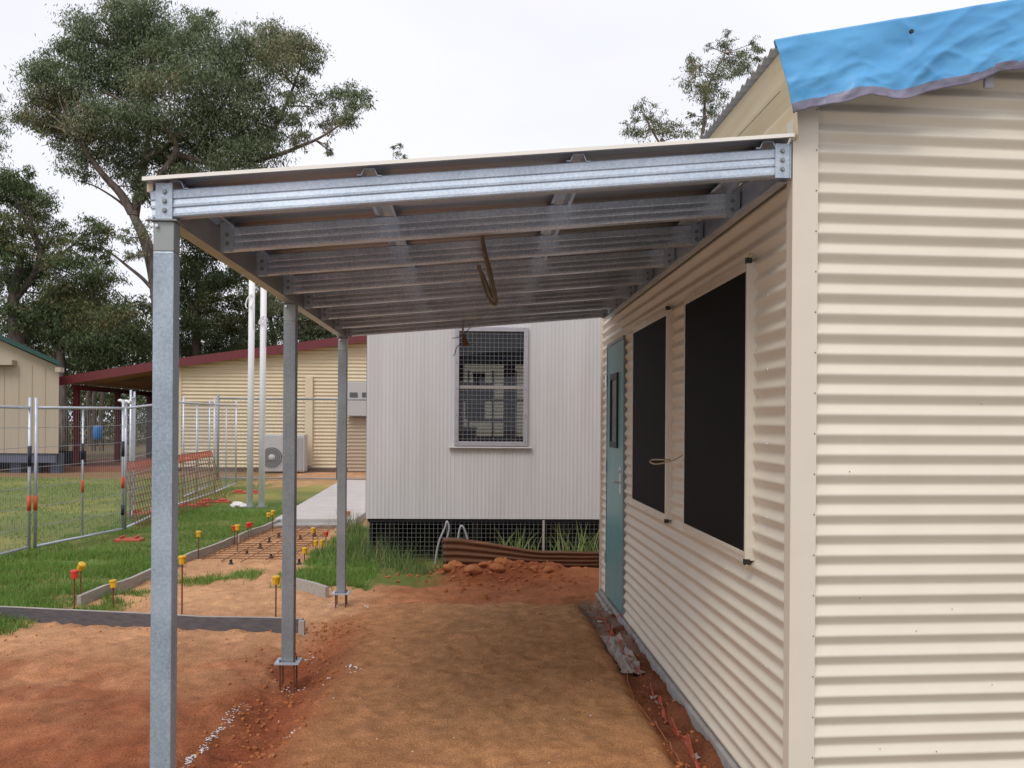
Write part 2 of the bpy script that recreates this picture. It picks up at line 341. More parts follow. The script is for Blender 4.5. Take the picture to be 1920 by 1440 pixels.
gcol = gcol*(.75+.5*nn)+np.array([.12, .07, .02])*sstep(.5, .72, fbm(GX*.8, GY*.8, 171))[..., None]*(.2+.8*du[..., None])
CC = sc_*(1-gr[..., None]*.85)+gcol*gr[..., None]*.85
GROUNDM = attr_mat('earth_ground', 'lc', .95)
_N = GROUNDM.node_tree.nodes; _L = GROUNDM.node_tree.links; _b = _N['Principled BSDF']; _b.inputs['Specular IOR Level'].default_value = .1
_tc = _N.new('ShaderNodeTexCoord'); _ns = _N.new('ShaderNodeTexNoise'); _ns.inputs['Scale'].default_value = 38; _ns.inputs['Detail'].default_value = 9; _ns.inputs['Roughness'].default_value = .7
_L.new(_tc.outputs['Object'], _ns.inputs[0]); _bp = _N.new('ShaderNodeBump'); _bp.inputs['Strength'].default_value = .8; _bp.inputs['Distance'].default_value = .016
_L.new(_ns.outputs['Fac'], _bp.inputs['Height']); _L.new(_bp.outputs[0], _b.inputs['Normal'])
_at = [n for n in _N if n.type == 'ATTRIBUTE'][0]; _hs = _N.new('ShaderNodeMixRGB'); _hs.blend_type = 'MULTIPLY'; _hs.inputs[0].default_value = 1
_n3 = _N.new('ShaderNodeTexNoise'); _n3.inputs['Scale'].default_value = 120; _n3.inputs['Detail'].default_value = 6; _L.new(_tc.outputs['Object'], _n3.inputs[0])
_r3 = _N.new('ShaderNodeValToRGB'); _r3.color_ramp.elements[0].position = .3; _r3.color_ramp.elements[0].color = (.55, .55, .55, 1); _r3.color_ramp.elements[1].position = .7; _r3.color_ramp.elements[1].color = (1.3, 1.28, 1.26, 1)
_L.new(_n3.outputs['Fac'], _r3.inputs[0]); _L.new(_at.outputs['Color'], _hs.inputs[1]); _L.new(_r3.outputs[0], _hs.inputs[2]); _L.new(_hs.outputs[0], _b.inputs['Base Color'])
g = np_mesh('ground', co, q, 4, GROUNDM, colr=CC.reshape(-1, 3), smooth=True); tag(g, 'red earth and patchy lawn around the buildings', 'ground', kind='structure')
def gz(x, y): return float(gheight(np.array([x]), np.array([y]))[0])

# ------------------------------------------------------------------ grass blades (stuff)
def blades(name, label, pts, hgt, wid, base, tip, lean=.5):
    n = len(pts); z = gheight(pts[:, 0], pts[:, 1]); a = RNG.uniform(0, 2*PI, n); h = hgt*(.5+RNG.random(n)*.9)
    la = RNG.uniform(0, 2*PI, n); ln = h*lean*RNG.random(n)*1.3; wv = wid*(.6+.8*RNG.random(n))
    A = np.stack([pts[:, 0]-np.cos(a)*wv/2, pts[:, 1]-np.sin(a)*wv/2, z-.006], -1); B = np.stack([pts[:, 0]+np.cos(a)*wv/2, pts[:, 1]+np.sin(a)*wv/2, z-.006], -1)
    T = np.stack([pts[:, 0]+np.cos(la)*ln, pts[:, 1]+np.sin(la)*ln, z+h], -1)
    co = np.stack([A, B, T], 1).reshape(-1, 3); fc = np.arange(n*3).reshape(-1, 3)
    k = np.clip(RNG.random(n)*.6+.55*fbm(pts[:, 0]*1.5, pts[:, 1]*1.5, 201)+.1, 0, 1)[:, None]
    c = base*(1-k)+tip*k
    dry = (RNG.random(n) < .08)[:, None]; c = np.where(dry, np.array([.34, .27, .13]), c)
    o = np_mesh(name, co, fc, 3, GRASSM, colr=np.repeat(c, 3, 0)); tag(o, label, 'grass', kind='stuff'); return o
def scatter(n, x0, x1, y0, y1, dullwant):
    x = RNG.uniform(x0, x1, n); y = RNG.uniform(y0, y1, n); g_, d_ = zones(x, y)
    k = (RNG.random(n) < g_*(.1+1.5*sstep(.25, .75, fbm(x*2.2, y*2.2, 211))))
    k &= (d_ > .5) if dullwant else (d_ <= .5)
    return np.stack([x[k], y[k]], -1)
p = np.concatenate([scatter(190000, -6, -1.0, 6.9, 11.5, False), scatter(90000, -6, -.1, 11.3, 17, False), scatter(30000, -6, -1, 17, 27, False)])
k = ~((np.abs(p[:, 0]-form_x(p[:, 1])) < .04) | (np.abs(p[:, 1]-form_y(p[:, 0])) < .04))
blades('grass', 'short bright green grass between the site fence and the form boards', p[k], .052, .008, np.array([.05, .10, .018]), np.array([.20, .35, .06]), .9)
p = scatter(60000, -16, -5, 9, 27, True)
blades('lawn_grass', 'worn yellowish lawn beyond the temporary site fence', p, .045, .016, np.array([.10, .16, .035]), np.array([.24, .34, .09]), 1)
# tall weeds beside the cabin
c_ = []
for (px, py, n, s) in [(675, 1035, 380, .26), (700, 1050, 300, .22), (735, 1062, 260, .2), (770, 1070, 240, .2), (810, 1078, 300, .12), (665, 1000, 260, .2), (650, 1060, 160, .2)]:
    q0 = AG(px, py); a = RNG.normal(0, s*.7, (n, 2)); c_.append(a+np.array([q0.x, q0.y]))
p = np.concatenate(c_)
p = p[RNG.random(len(p)) < .75]; k_ = sstep(9.9, 11.2, p[:, 1]); blades('tall_weeds', 'tall loose green weeds growing against the left end of the white cabin', p, .07+.20*k_*(.4+1.2*fbm(p[:, 0]*4, p[:, 1]*4, 219)), .010, np.array([.05, .085, .02]), np.array([.20, .28, .09]), .6)
# loose clods and stones on the soil
mb = MB()
def clod(mb, c, r, sq=.7, n1=6, n2=4, seed=0):
    rr = random.Random(seed); V = []; c = Vector(c)
    for i in range(n2+1):
        th = PI*i/n2
        for j in range(n1):
            ph = 2*PI*(j+.5*(i % 2))/n1; k = r*(.72+.5*rr.random()); V.append(c+Vector((math.sin(th)*math.cos(ph)*k, math.sin(th)*math.sin(ph)*k, math.cos(th)*k*sq)))
    Fc = [(i*n1+j, i*n1+(j+1) % n1, (i+1)*n1+(j+1) % n1, (i+1)*n1+j) for i in range(n2) for j in range(n1)]
    mb.add(V, Fc)
for i in range(950):
    k = random.random()
    if k < .45: x = random.gauss(-1.1, .16); y = random.uniform(4.2, 7.6); r = random.uniform(.004, .016)
    elif k < .62: x = random.uniform(.97, 1.15); y = random.uniform(4.3, 8.6); r = random.uniform(.004, .014)
    elif k < .85: x = random.gauss(.2, .45); y = random.gauss(9.7, .28); r = random.uniform(.006, .03)
    else: x = random.uniform(-3.5, -1.2); y = random.uniform(4.4, 7.6); r = random.uniform(.003, .009)
    clod(mb, (x, y, gz(x, y)+r*.3), r, .8, 5, 3, i)
tag(mb.build('soil_crumbs', CLAY), 'loose crumbs of red earth scattered along the trench and dirt heap', 'soil', kind='stuff')
mb = MB()
for i in range(60):
    x = random.uniform(-1.2, .9); y = random.uniform(4.3, 8.8); r = random.uniform(.002, .006)
    clod(mb, (x, y, gz(x, y)+.002), r, .5, 5, 3, i)
for (px, py, n) in [(540, 1272, 14), (580, 1225, 8), (664, 1262, 16), (610, 1275, 6), (690, 1138, 5), (625, 1135, 14), (560, 1275, 8), (545, 1370, 8)]:
    c = AG(px, py)
    for j in range(n): x = c.x+random.gauss(0, .035); y = c.y+random.gauss(0, .06); clod(mb, (x, y, gz(x, y)+.003), random.uniform(.004, .011), .4, 5, 3, j)
tag(mb.build('white_chips', LIME), 'tiny white stone and mortar chips strewn over the sand', 'chips', kind='stuff')
# lime marking line on the soil
mb = MB()
a = AG(338, 1436); b = AG(462, 1308)
for i in range(520):
    t = random.random(); c = a.lerp(b, t); c.x += random.gauss(0, .008+.01*(t > .6)); c.y += random.gauss(0, .01)
    if random.random() < .95-t*.75: clod(mb, (c.x, c.y, gz(c.x, c.y)+.001), random.uniform(.003, .0075), .15, 5, 3, i)
tag(mb.build('lime_line', LIME), 'broken white lime marking line on the red soil beside the nearest post', 'marking', kind='stuff')

# ------------------------------------------------------------------ earth clods on the heap
for i, (px, py, r, lb) in enumerate([(842, 1078, .085, 'flat orange earth clod at the far left foot of the dirt heap'), (886, 1082, .11, 'largest orange earth clod, low on the left of the dirt heap'),
    (855, 1070, .10, 'broad pale earth clod against the rusty iron at the left of the heap'), (932, 1072, .10, 'square pale earth clod in the middle of the dirt heap'),
    (940, 1054, .09, 'dark red clod at the very top of the dirt heap'), (1028, 1072, .075, 'rounded red clod alone to the right of the dirt heap'),
    (1000, 1070, .06, 'small red clod between the heap top and the rounded clod'), (905, 1064, .06, 'small clod just left below the top of the heap')]):
    c = AY(px, py, 9.95-.01*(py-1060)); mb = MB(); clod(mb, (0, 0, 0), r, .5, 9, 6, 50+i)
    o = mb.build('earth_clod', CLAY, smooth=False); o.location = (c.x, c.y, max(c.z, gz(c.x, c.y)+r*.15)); o.rotation_euler = (random.uniform(-.3, .3), random.uniform(-.3, .3), random.uniform(0, 3))
    md = o.modifiers.new('s', 'SUBSURF'); md.levels = 1; md.render_levels = 1; tag(o, lb, 'clod', 'clods of earth on the dirt heap')

# ------------------------------------------------------------------ corrugated sheets
def corr(mb, o, u, v, n, ulen, vlen, pitch=.076, amp=.0098, phase=0.0, holes=(), spp=10, usteps=1):
    """ripples vary along v, run along u. holes = (u0,u1,v0,v1)"""
    us = sorted(set([0, ulen]+[h[0] for h in holes]+[h[1] for h in holes]))
    for a, b in zip(us[:-1], us[1:]):
        hv = sorted([(h[2], h[3]) for h in holes if h[0] < (a+b)/2 < h[1]]); rs = []; c = 0
        for h0, h1 in hv:
            if h0 > c: rs.append((c, h0))
            c = h1
        if c < vlen: rs.append((c, vlen))
        for c0, c1 in rs:
            k = max(2, int((c1-c0)/pitch*spp)+1); P = []
            for uu in (a, b):
                for j in range(k):
                    t = c0+(c1-c0)*j/(k-1); s = math.asin(.94*math.sin(2*PI*(t/pitch)+phase))/1.223
                    P.append(Vector(o)+Vector(u)*uu+Vector(v)*t+Vector(n)*(amp*s))
            mb.grid(P, 2, k)
def screwhead(mb, c, n, r=.005):
    n = Vector(n); a = Vector((0, 0, 1)) if abs(n.z) < .9 else Vector((1, 0, 0)); x = n.cross(a).normalized(); y = n.cross(x)
    V = []
    for k, (rr, h) in enumerate(((1, 0), (.9, .6), (.45, 1))):
        for j in range(6): V.append(Vector(c)+x*(r*rr*math.cos(j*PI/3))+y*(r*rr*math.sin(j*PI/3))+n*(r*h))
    Fc = [(k*6+j, k*6+(j+1) % 6, k*6+6+(j+1) % 6, k*6+6+j) for k in range(2) for j in range(6)]+[tuple(range(12, 18))]
    mb.add(V, Fc)

# ------------------------------------------------------------------ the cream building on the right
BL = thing('cream_building', 'cream corrugated steel building on the right with dark screened windows and a teal door', 'building', (WX, YC, 0))
FA = math.radians(3.5); fu = Vector((math.cos(FA), math.sin(FA), 0)); fn = Vector((math.sin(FA), -math.cos(FA), 0))
WTOP = 2.865; ZB = .06; YE = 8.87
WIN = [(4.075, 5.315, 1.045, 2.27), (5.775, 7.045, 1.045, 2.27)]; DOOR = (7.52, 8.41, .09, 2.27)
mb = MB()
holes = [(w_[0]-YC, w_[1]-YC, w_[2]-ZB, w_[3]-ZB) for w_ in WIN]+[(DOOR[0]-YC, DOOR[1]-YC, 0, DOOR[3]-ZB)]
corr(mb, (WX+.009, YC, ZB), (0, 1, 0), (0, 0, 1), (-1, 0, 0), YE-YC, WTOP-ZB, holes=holes, spp=12)
mb.mi = 1
for y in np.arange(YC+.32, YE, .62):
    for kz in range(1, 36, 2):
        z = ZB+.076*(kz+.25)
        if z > WTOP-.05: continue
        if any(a-.03 < y < b+.03 and c-.03 < z < d+.03 for a, b, c, d in WIN+[DOOR]): continue
        if (kz//2) % 2: screwhead(mb, (WX+.0005, y, z), (-1, 0, 0), .0042)
for w_ in WIN:
    for zz in (w_[2]-.035, w_[3]+.035):
        for y in np.arange(w_[0]+.1, w_[1], .3): screwhead(mb, (WX-.0126, y, zz), (-1, 0, 0), .004)
mb.build('side_wall', [CREAM, CHROME], BL, smooth=True)
mb = MB(); nu = 42; nvv = int(3.4/.076*14); P = []
for i in range(nu+1):
    uu = 3.6*i/nu; b_o = Vector((WX, YC, 0))+fu*(.075+uu)-fn*.005; zmx = 2.965+(b_o.x-1.106)*math.tan(math.radians(9.6))
    for j in range(nvv+1):
        z = ZB-.02+3.4*j/nvv; P.append(b_o+fn*(.0105*math.asin(.95*math.sin(2*PI*(z-ZB+.02)/.076+1.1))/1.253)+Vector((0, 0, min(z, zmx))))
mb.grid(P, nu+1, nvv+1)
mb.mi = 1
for (px, py) in [(1718, 1183), (1593, 884), (1785, 1142), (1860, 1284), (1650, 1404), (1756, 1409), (1612, 1122), (1840, 758)]:
    c = APL(px, py, Vector((WX, YC, 0))+fn*.004, fn); screwhead(mb, c, fn, .0022)
mb.build('front_wall', [CREAM, RUST], BL, smooth=True)
# corner flashing
mb = MB(); c0 = Vector((WX, YC, 0)); zt = WTOP+.12; z0 = .05
pr = [(-.002, .045), (-.012, .045), (-.012, -.012), (.082, -.012), (.082, -.004)]
P = [c0+Vector((0, 1, 0))*0+Vector((-.012, .055, z0)), c0+Vector((-.012, -.012, z0)), c0+fu*.086+fn*.012+Vector((0, 0, z0)), c0+fu*.088+fn*.004+Vector((0, 0, z0))]
mb.add(P+[p+Vector((0, 0, zt-z0)) for p in P], [(0, 1, 5, 4), (1, 2, 6, 5), (2, 3, 7, 6)])
mb.mi = 1
for z in np.arange(.2, 2.8, .152): screwhead(mb, c0+fu*.079+fn*.0125+Vector((0, 0, z)), fn, .0028)
mb.build('corner_trim', [CREAM, DWIRE], BL, bevel=0)
# base slab
mb = MB(); mb.box((WX-.016, YC+.02, -.3), (WX+.6, YE+.02, ZB-.006)); mb.build('slab_edge', CONC, BL, bevel=.01)
mb = MB(); mb.box((WX-.05, DOOR[0]+.3, -.3), (WX-.017, YE+.02, .02)); mb.build('door_step', CONC, BL, bevel=.012)
mb = MB(); mb.box((WX-.012, YE-.045, ZB), (WX+.05, YE+.004, WTOP)); mb.build('rear_corner_trim', CREAM, BL)
mb = MB(); mb.box((WX+.03, YE-.04, ZB), (WX+5, YE, WTOP+.3)); mb.build('rear_wall', CREAM, BL)
# near-black sheet behind the windows, standing in for the unlit room
mb = MB(); mb.box((WX+.10, YC+.2, ZB), (WX+.12, YE-.1, WTOP-.05)); mb.build('dark_backing', DARKV, BL)
# windows
for (y0, y1, z0, z1) in WIN:
    mb = MB(); xo = WX-.030; xi = WX+.04; t = .014
    mb.box((xo, y0-.022, z0-.03), (xi, y0, z1+.03)); mb.box((xo+.012, y1, z0), (xi, y1+t, z1)); mb.box((xo+.012, y0, z1), (xi, y1+t, z1+.02)); mb.box((xo+.012, y0, z0-.02), (xi, y1+t, z0))
    # flat flashing strips above and below the screen
    mb.box((WX-.0125, y0, z1+.0205), (WX-.003, y1+.03, z1+.05)); mb.box((WX-.0125, y0, z0-.05), (WX-.003, y1+.03, z0-.0205))
    f = mb.build('window_frame', CREAM, BL, bevel=.002)
    mb = MB(); mb.box((WX-.014, y0+.001, z0+.001), (WX-.006, y1-.001, z1-.001)); mb.build('insect_screen', SCREEN, f)
    for zz in (z0-.035, z1+.035): mb = MB(); mb.box((xo-.004, y0-.026, zz-.012), (xo+.02, y0-.002, zz+.012)); mb.build('frame_plug', BLACK, f)
    for s, zz in ((-1, z0-.045), (1, z1+.045)):
        mb = MB()
        pts = [Vector((xo+.004, y0-.03, zz)), Vector((xo-.004, y0-.07, zz+s*.012)), Vector((xo, y0-.10, zz+s*.004)), Vector((xo+.012, y0-.105, zz-s*.016))]; mb.tube(pts, .0022, 5); mb.build('wire_clip', BEIGE, f)
# door
y0, y1, z0, z1 = DOOR
mb = MB(); mb.box((WX-.012, y0, z0), (WX+.03, y1, z1)); d = mb.build('door', TEAL, BL, bevel=.002)
mb = MB(); mb.box((WX-.016, y1+.001, z0), (WX+.03, y1+.028, z1+.03)); mb.box((WX-.016, y0, z1+.001), (WX+.03, y1, z1+.03)); mb.box((WX-.010, y0-.006, z0), (WX+.03, y0-.0005, z1+.03)); mb.build('door_frame', DULLGALV, d)
mb = MB(); a, b = 7.77, 8.16; zc0, zc1 = 1.40, 2.02
mb.box((WX-.028, a, zc0), (WX-.013, a+.035, zc1)); mb.box((WX-.028, b-.035, zc0), (WX-.013, b, zc1)); mb.box((WX-.028, a+.036, zc0), (WX-.013, b-.036, zc0+.05)); mb.box((WX-.028, a+.036, zc1-.05), (WX-.013, b-.036, zc1)); mb.build('vision_panel_frame', BLACK, d)
mb = MB(); mb.box((WX-.019, a+.034, zc0+.05), (WX-.0145, b-.034, zc1-.05)); mb.build('vision_panel_glass', mat('dark_glass', (.015, .016, .02), .25, spec=.25), d)
mb = MB(); yh = DOOR[0]+.085; mb.box((WX-.022, yh-.025, 1.04), (WX-.0125, yh+.02, 1.26)); mb.tube([(WX-.022, yh, 1.13), (WX-.065, yh, 1.13), (WX-.068, yh+.085, 1.13)], .009, 8); mb.tube([(WX-.022, yh, 1.22), (WX-.034, yh, 1.22)], .014, 8); mb.build('door_handle', CHROME, d, smooth=False)
mb = MB()
for z in (.42, 1.22, 1.98): mb = MB(); mb.tube([(WX-.022, y1+.004, z-.05), (WX-.022, y1+.004, z+.05)], .009, 8); mb.build('hinge', CHROME, d)
# eave and roof: sheet ends overhang, folded cream flashing beneath
EX, EZ = 1.106, 3.0; RS = math.tan(math.radians(9.6)); EY0 = 3.47
mb = MB()
n = int((YE+.35-EY0)/.076*8); P = []
for k in range(2):
    for j in range(n+1):
        y = EY0+(YE+.35-EY0)*j/n; x = EX if k == 0 else EX+5; z = EZ+(x-EX)*RS+.009*math.sin(2*PI*y/.076); y += (x-EX)*math.tan(FA)+.02
        P.append((x, y, z))
mb.grid(P, 2, n+1); mb.build('roof_sheet', mat('weathered_zinc', (.42, .41, .38), .5, .3, (6, .3, .7), None, .4, (.52, .50, .46)), BL, smooth=True, solid=.0016)
mb = MB()   # folded eave flashing: fascia, sloping soffit, wall batten
pr = [(EX+.03, EZ-.012), (EX+.035, EZ-.03), (1.157, 2.885), (WX-.015, 2.80), (WX-.015, 2.79), (WX-.006, 2.66)]
P = [Vector((x, y, z)) for x, z in pr for y in (EY0+.012, YE+.2)]
mb.add(P, [(2*i, 2*i+1, 2*i+3, 2*i+2) for i in range(len(pr)-1)])
mb.build('eave_flashing', CREAM_EAVE, BL)
mb = MB(); mb.bar((1.164, EY0+.12, 2.873), (1.164, YE+.2, 2.873), .005, .006); mb.build('eave_seam', DWIRE, BL)
# barge board beneath the tarpaulin
p0 = Vector((EX, EY0-.02, 0))
tl = APL(1450, 77, p0, fn); bl = APL(1484, 218, p0, fn); tr_ = APL(1945, -6, p0, fn); br = APL(1945, 133, p0, fn)
ext = 1.6; te = tl+(tr_-tl)*ext; be = bl+(br-bl)*ext
mb = MB(); ts = tl.lerp(te, .04); bs_ = bl.lerp(be, .04); q_ = [ts.lerp(bs_, .3), te.lerp(be, .3), te.lerp(be, .7), ts.lerp(bs_, .7)]; q_ = [a-fn*.055 for a in q_]; q2 = [a-fn*.012 for a in q_]
mb.add(q_+q2, [(0, 3, 2, 1), (4, 5, 6, 7), (0, 1, 5, 4), (3, 7, 6, 2), (0, 4, 7, 3), (1, 2, 6, 5)]); mb.build('barge_board', CREAM, BL)
mb = MB(); c = APL(1862, 146, p0, fn)-fn*.03; mb.frame(c, fu, fn, Vector((0, 0, 1)), .036, .012, .06); mb.build('tarp_bracket', ALU, BL, bevel=.003)
# blue tarpaulin over the barge
p0 = Vector((EX, EY0-.02, 0)); n1, n2 = 300, 70
mb = MB(); P = []
for i in range(n1+1):
    s = i/n1*ext; top = tl+(tr_-tl)*s; bot = bl+(br-bl)*s
    sag = .012*math.sin(s*9)+.008*math.sin(s*23+1)
    back = Vector((.10, .26, .004))
    for j in range(n2+1):
        t = j/n2
        if t < .3: q_ = top+back*(1-t/.3)**1.0; q_.z += .012*math.sin(t/.3*PI)
        else:
            tt = (t-.3)/.7; q_ = top.lerp(bot, tt); q_.z += sag*tt
            n_a = float(fbm(s*3.4+tt*1.2, tt*1.6+s, 301, 2)); n_b = float(fbm(s*6-tt*2.2, tt*2.6+s*1.5, 303, 2)); n_c = float(fbm(s*13+tt*5, tt*5-s*6, 305, 2))
            wr = .016*(1-abs(2*n_a-1)*2)+.011*(1-abs(2*n_b-1)*2)+.003*(1-abs(2*n_c-1)*2)+.012*math.sin(s*7)*tt
            q_ = q_+fn*(float(wr)*(.25+.75*tt)+.012)
            q_.z += (float(fbm(s*7, 0, 305))-.5)*.022*tt**3
        if i < 5: q_.x += .006*(5-i)*(t > .3)*0
        P.append(q_)
b_ = len(mb.v); mb.v += [tuple(p) for p in P]
for i in range(n1):
    for j in range(n2):
        a = i*(n2+1)+j; mb.f.append((a, a+n2+1, a+n2+2, a+1)); tt = (j/n2-.3)/.7; s = i/n1*ext
        mb.m.append(1 if tt > .90-.07*float(fbm(s*6, 0, 307)) else 0)
o = mb.build('blue_tarp', [TARP, TARPS], loc=(EX, EY0, 2.6), smooth=True, solid=.002); tag(o, 'creased bright blue tarpaulin with a silver hem taped over the roof edge', 'tarpaulin')

c = APL(1700, 66, p0, fn)+fn*.03; mb = MB(); mb.tube([c, c+fn*.008], .008, 10)
ey = mb.build('eyelet', BLACK, o)
# ------------------------------------------------------------------ canopy
CP = thing('steel_canopy', 'galvanised steel awning frame with roof sheet standing against the cream building', 'canopy', (0, YC, 0))
XL = -1.128; SL = .0856; DY = .686
def bz(x): return 2.342+(x+1.099)*SL         # underside height of rafters
PH = .100
def cprof(h, d, lip=.014, t=.0, ribs=True):   # web facing -Y: list of (depth, z)
    p = [(d, lip), (d, 0), (0.004, 0), (0, .004)]
    if ribs:
        p += [(0, h*.12), (.0045, h*.33), (0, h*.37), (0, h*.45), (.0045, h*.64), (0, h*.68), (0, h*.78)]
    p += [(0, h-.004), (.004, h), (d, h), (d, h-lip)]
    return p
rafd = Vector((1, 0, SL)).normalized(); raflen = 1
for i in range(8):
    y = YC-.012+DY*i; x0 = XL+.03 if i else XL-.042
    x0_ = x0; ln = (1.158-x0_)/rafd.x
    mb = MB(); mb.extrude(cprof(PH, .05), (x0_, y, bz(x0_)), (0, 1, 0), (-rafd.z, 0, rafd.x), rafd*ln)
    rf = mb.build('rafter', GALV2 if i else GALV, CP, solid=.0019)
    for sgn, x in ((0, XL+.0), (1, 1.150)):
        mb = MB()
        if sgn == 0 and i == 0: cx = XL+.004; zz0, zz1 = bz(cx)-.008, bz(cx)+.124
        elif sgn == 0: cx = XL+.055; zz0, zz1 = bz(cx)-.006, bz(cx)+.118
        else: cx = 1.150; zz0, zz1 = bz(cx)-.012, bz(cx)+.116
        mb.box((cx-.027, y-.007, zz0), (cx+.027, y-.0025, zz1))
        if sgn: mb.box((cx-.027+.056, y-.007, zz0), (cx+.033, y+.05, zz1))
        else: mb.box((cx-.033, y-.007, zz0), (cx-.0275, y+.05, zz1))
        mb.mi = 1
        for k in range(3 if i == 0 else 2):
            zc = zz0+.032+k*.034 if i == 0 else zz0+.035+k*.038
            mb.tube([(cx, y-.007, zc), (cx, y-.0085, zc)], .0095, 14); mb.tube([(cx, y-.0085, zc), (cx, y-.0145, zc)], .0062, 6)
        mb.build('cleat', [GALV, DULLGALV], rf)
# eave bearer on the posts, ledger on the wall
YB = YC+DY*7+.05
mb = MB(); prb = [(.0, .014), (.0, 0), (.055, 0), (.055, .11), (0, .11), (0, .096)]
BEARER = mat('bearer_steel', (.42, .40, .37), .35, .75, (5, .3, .8), None, .5, (.34, .30, .26))
mb.extrude(prb, (XL-.03, YC+.045, bz(XL)-.008), (1, 0, 0), (0, 0, 1), (0, YB-YC-.045, 0)); mb.build('eave_bearer', BEARER, CP, solid=.002)
mb = MB(); prl = [(-.003, .012), (-.003, 0), (.036, 0), (.036, .115), (-.003, .115), (-.003, .1)]
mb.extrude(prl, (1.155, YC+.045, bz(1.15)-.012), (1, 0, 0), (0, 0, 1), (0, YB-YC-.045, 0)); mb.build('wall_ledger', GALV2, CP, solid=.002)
# top-hat battens
for x in (-1.085, -.385, .385, 1.095):
    mb = MB(); z = bz(x)+PH+.002; pr = [(-.045, 0), (-.030, 0), (-.018, .026), (.018, .026), (.030, 0), (.045, 0)]
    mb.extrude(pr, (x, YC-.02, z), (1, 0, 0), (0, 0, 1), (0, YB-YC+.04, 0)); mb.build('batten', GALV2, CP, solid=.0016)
# roof sheet, ribs run down the slope
mb = MB(); xs = (XL-.068, 1.185); ys0, ys1 = YC-.045, YB+.03; n = int((ys1-ys0)/.076*8); P = []
for x in xs:
    for j in range(n+1):
        y = ys0+(ys1-ys0)*j/n; P.append((x, y, bz(x)+PH+.036+.010*max(-.55, math.sin(2*PI*y/.095))))
mb.grid(P, 2, n+1); mb.build('canopy_roof_sheet', ROOFUNDER, CP, smooth=True, solid=.001)
mb = MB(); mb.extrude([(.0, -.0055), (0, .0075), (.05, .009)], (xs[0], ys0-.004, bz(xs[0])+PH+.036), (0, 1, 0), (0, 0, 1), Vector((1, 0, SL))*(xs[1]-xs[0]))
mb.mi = 1
mb.build('sheet_edge_trim', mat('white_edge_trim', (.84, .81, .73), .4), CP, solid=.0016)
# gutter-side white insulation stub at the front left corner
mb = MB(); mb.box((XL-.065, YC-.005, bz(XL)+PH-.005), (XL-.044, YC+.04, bz(XL)+PH+.024)); mb.build('batten_end', CREAM_EDGE, CP)
# posts
for i, y in enumerate((YC, 5.94, 8.32)):
    s = .075; mb = MB(); xw = XL; zt = bz(XL)-.014; zb = .115 if i else -.02
    mb.mi = 0; mb.box((xw-.0375, y-.0375+.02, zb+.006), (xw+.0375, y+.0375+.02, zt-.11)); mb.mi = 1; mb.box((xw-.0375, y-.0375+.02, zt-.11), (xw+.0375, y+.0375+.02, zt))
    po = mb.build('post', [DULLGALV if i else POSTG, mat('post_primer', (.30, .33, .32), .5, .4, (12, .3, .7), None, .4, (.32, .34, .33))], CP, bevel=.004)
    mb = MB(); mb.box((xw-.05, y-.03, zt+.0005), (xw+.05, y+.07, zt+.006)); mb.build('cap_plate', DULLGALV, po)
    mb = MB(); mb.tube([(xw-.022, y-.0175, zt-.018), (xw-.022, y-.030, zt-.018)], .0065, 8); mb.build('bolt', CHROME, po)
    mb = MB(); mb.frame((xw, y+.02, zb), Vector((1, 0, 0)), Vector((0, 1, 0)), Vector((0, 0, 1)), .15, .15, .01); mb.build('base_plate', GALV, po)
    if i:
        mb = MB()
        for dx in (-.05, .05):
            for dy in (-.05, .05): mb.tube([(xw+dx*.85, y+.02+dy*.9, -.12), (xw+dx*.85, y+.02+dy*.9, zb+.02)], .006, 6)
        mb.build('anchor_rods', RUST, po)

# ------------------------------------------------------------------ things hanging in the canopy
def spline(pts, n=8):
    pts = [Vector(p) for p in pts]; r = []
    for i in range(len(pts)-1):
        p0 = pts[max(i-1, 0)]; p1 = pts[i]; p2 = pts[i+1]; p3 = pts[min(i+2, len(pts)-1)]
        for k in range(n):
            t = k/n; r.append(.5*((2*p1)+(p2-p0)*t+(2*p0-5*p1+4*p2-p3)*t*t+(3*p1-p0-3*p2+p3)*t**3))
    return r+[pts[-1]]
def pxs(l, Y, dy=0): return [AY(x, y, Y+dy*k/len(l)) for k, (x, y) in enumerate(l)]
mb = MB(); Y = 4.86
mb.tube(spline(pxs([(905, 437), (907, 462), (913, 490), (921, 520), (926, 545), (932, 562), (930, 571), (922, 568), (912, 552), (905, 530), (899, 505)], Y)), .0075, 6)
mb.tube(spline(pxs([(906, 452), (912, 480), (918, 500), (924, 528), (929, 552), (931, 566), (925, 560), (915, 538), (905, 515), (897, 502), (900, 498)], Y+.012)), .008, 6)
mb.tube(spline(pxs([(904, 437), (904, 455), (909, 482), (916, 512), (923, 545), (928, 566), (920, 556), (910, 532), (902, 512), (899, 497)], Y-.012)), .007, 6)
mb.tube(spline(pxs([(900, 499), (902, 520), (908, 545), (918, 566), (928, 573), (932, 566)], Y-.02)), .0035, 6)
tag(mb.build('cable_coil', ROPE, loc=tuple(AY(905, 437, Y)), smooth=True), 'bundle of brown cable looped and hanging from the middle rafters', 'cable')
Y = 8.22
lt = thing('loose_light_wiring', 'grey conduit elbow with frayed wires and a brown tag hanging below the last rafter', 'wiring', tuple(AY(900, 596, Y)))
mb = MB(); mb.tube(spline(pxs([(905, 594), (900, 598), (880, 598), (870, 600), (868, 608), (868, 625)], Y)), .009, 8); mb.build('conduit', ALU, lt, smooth=True)
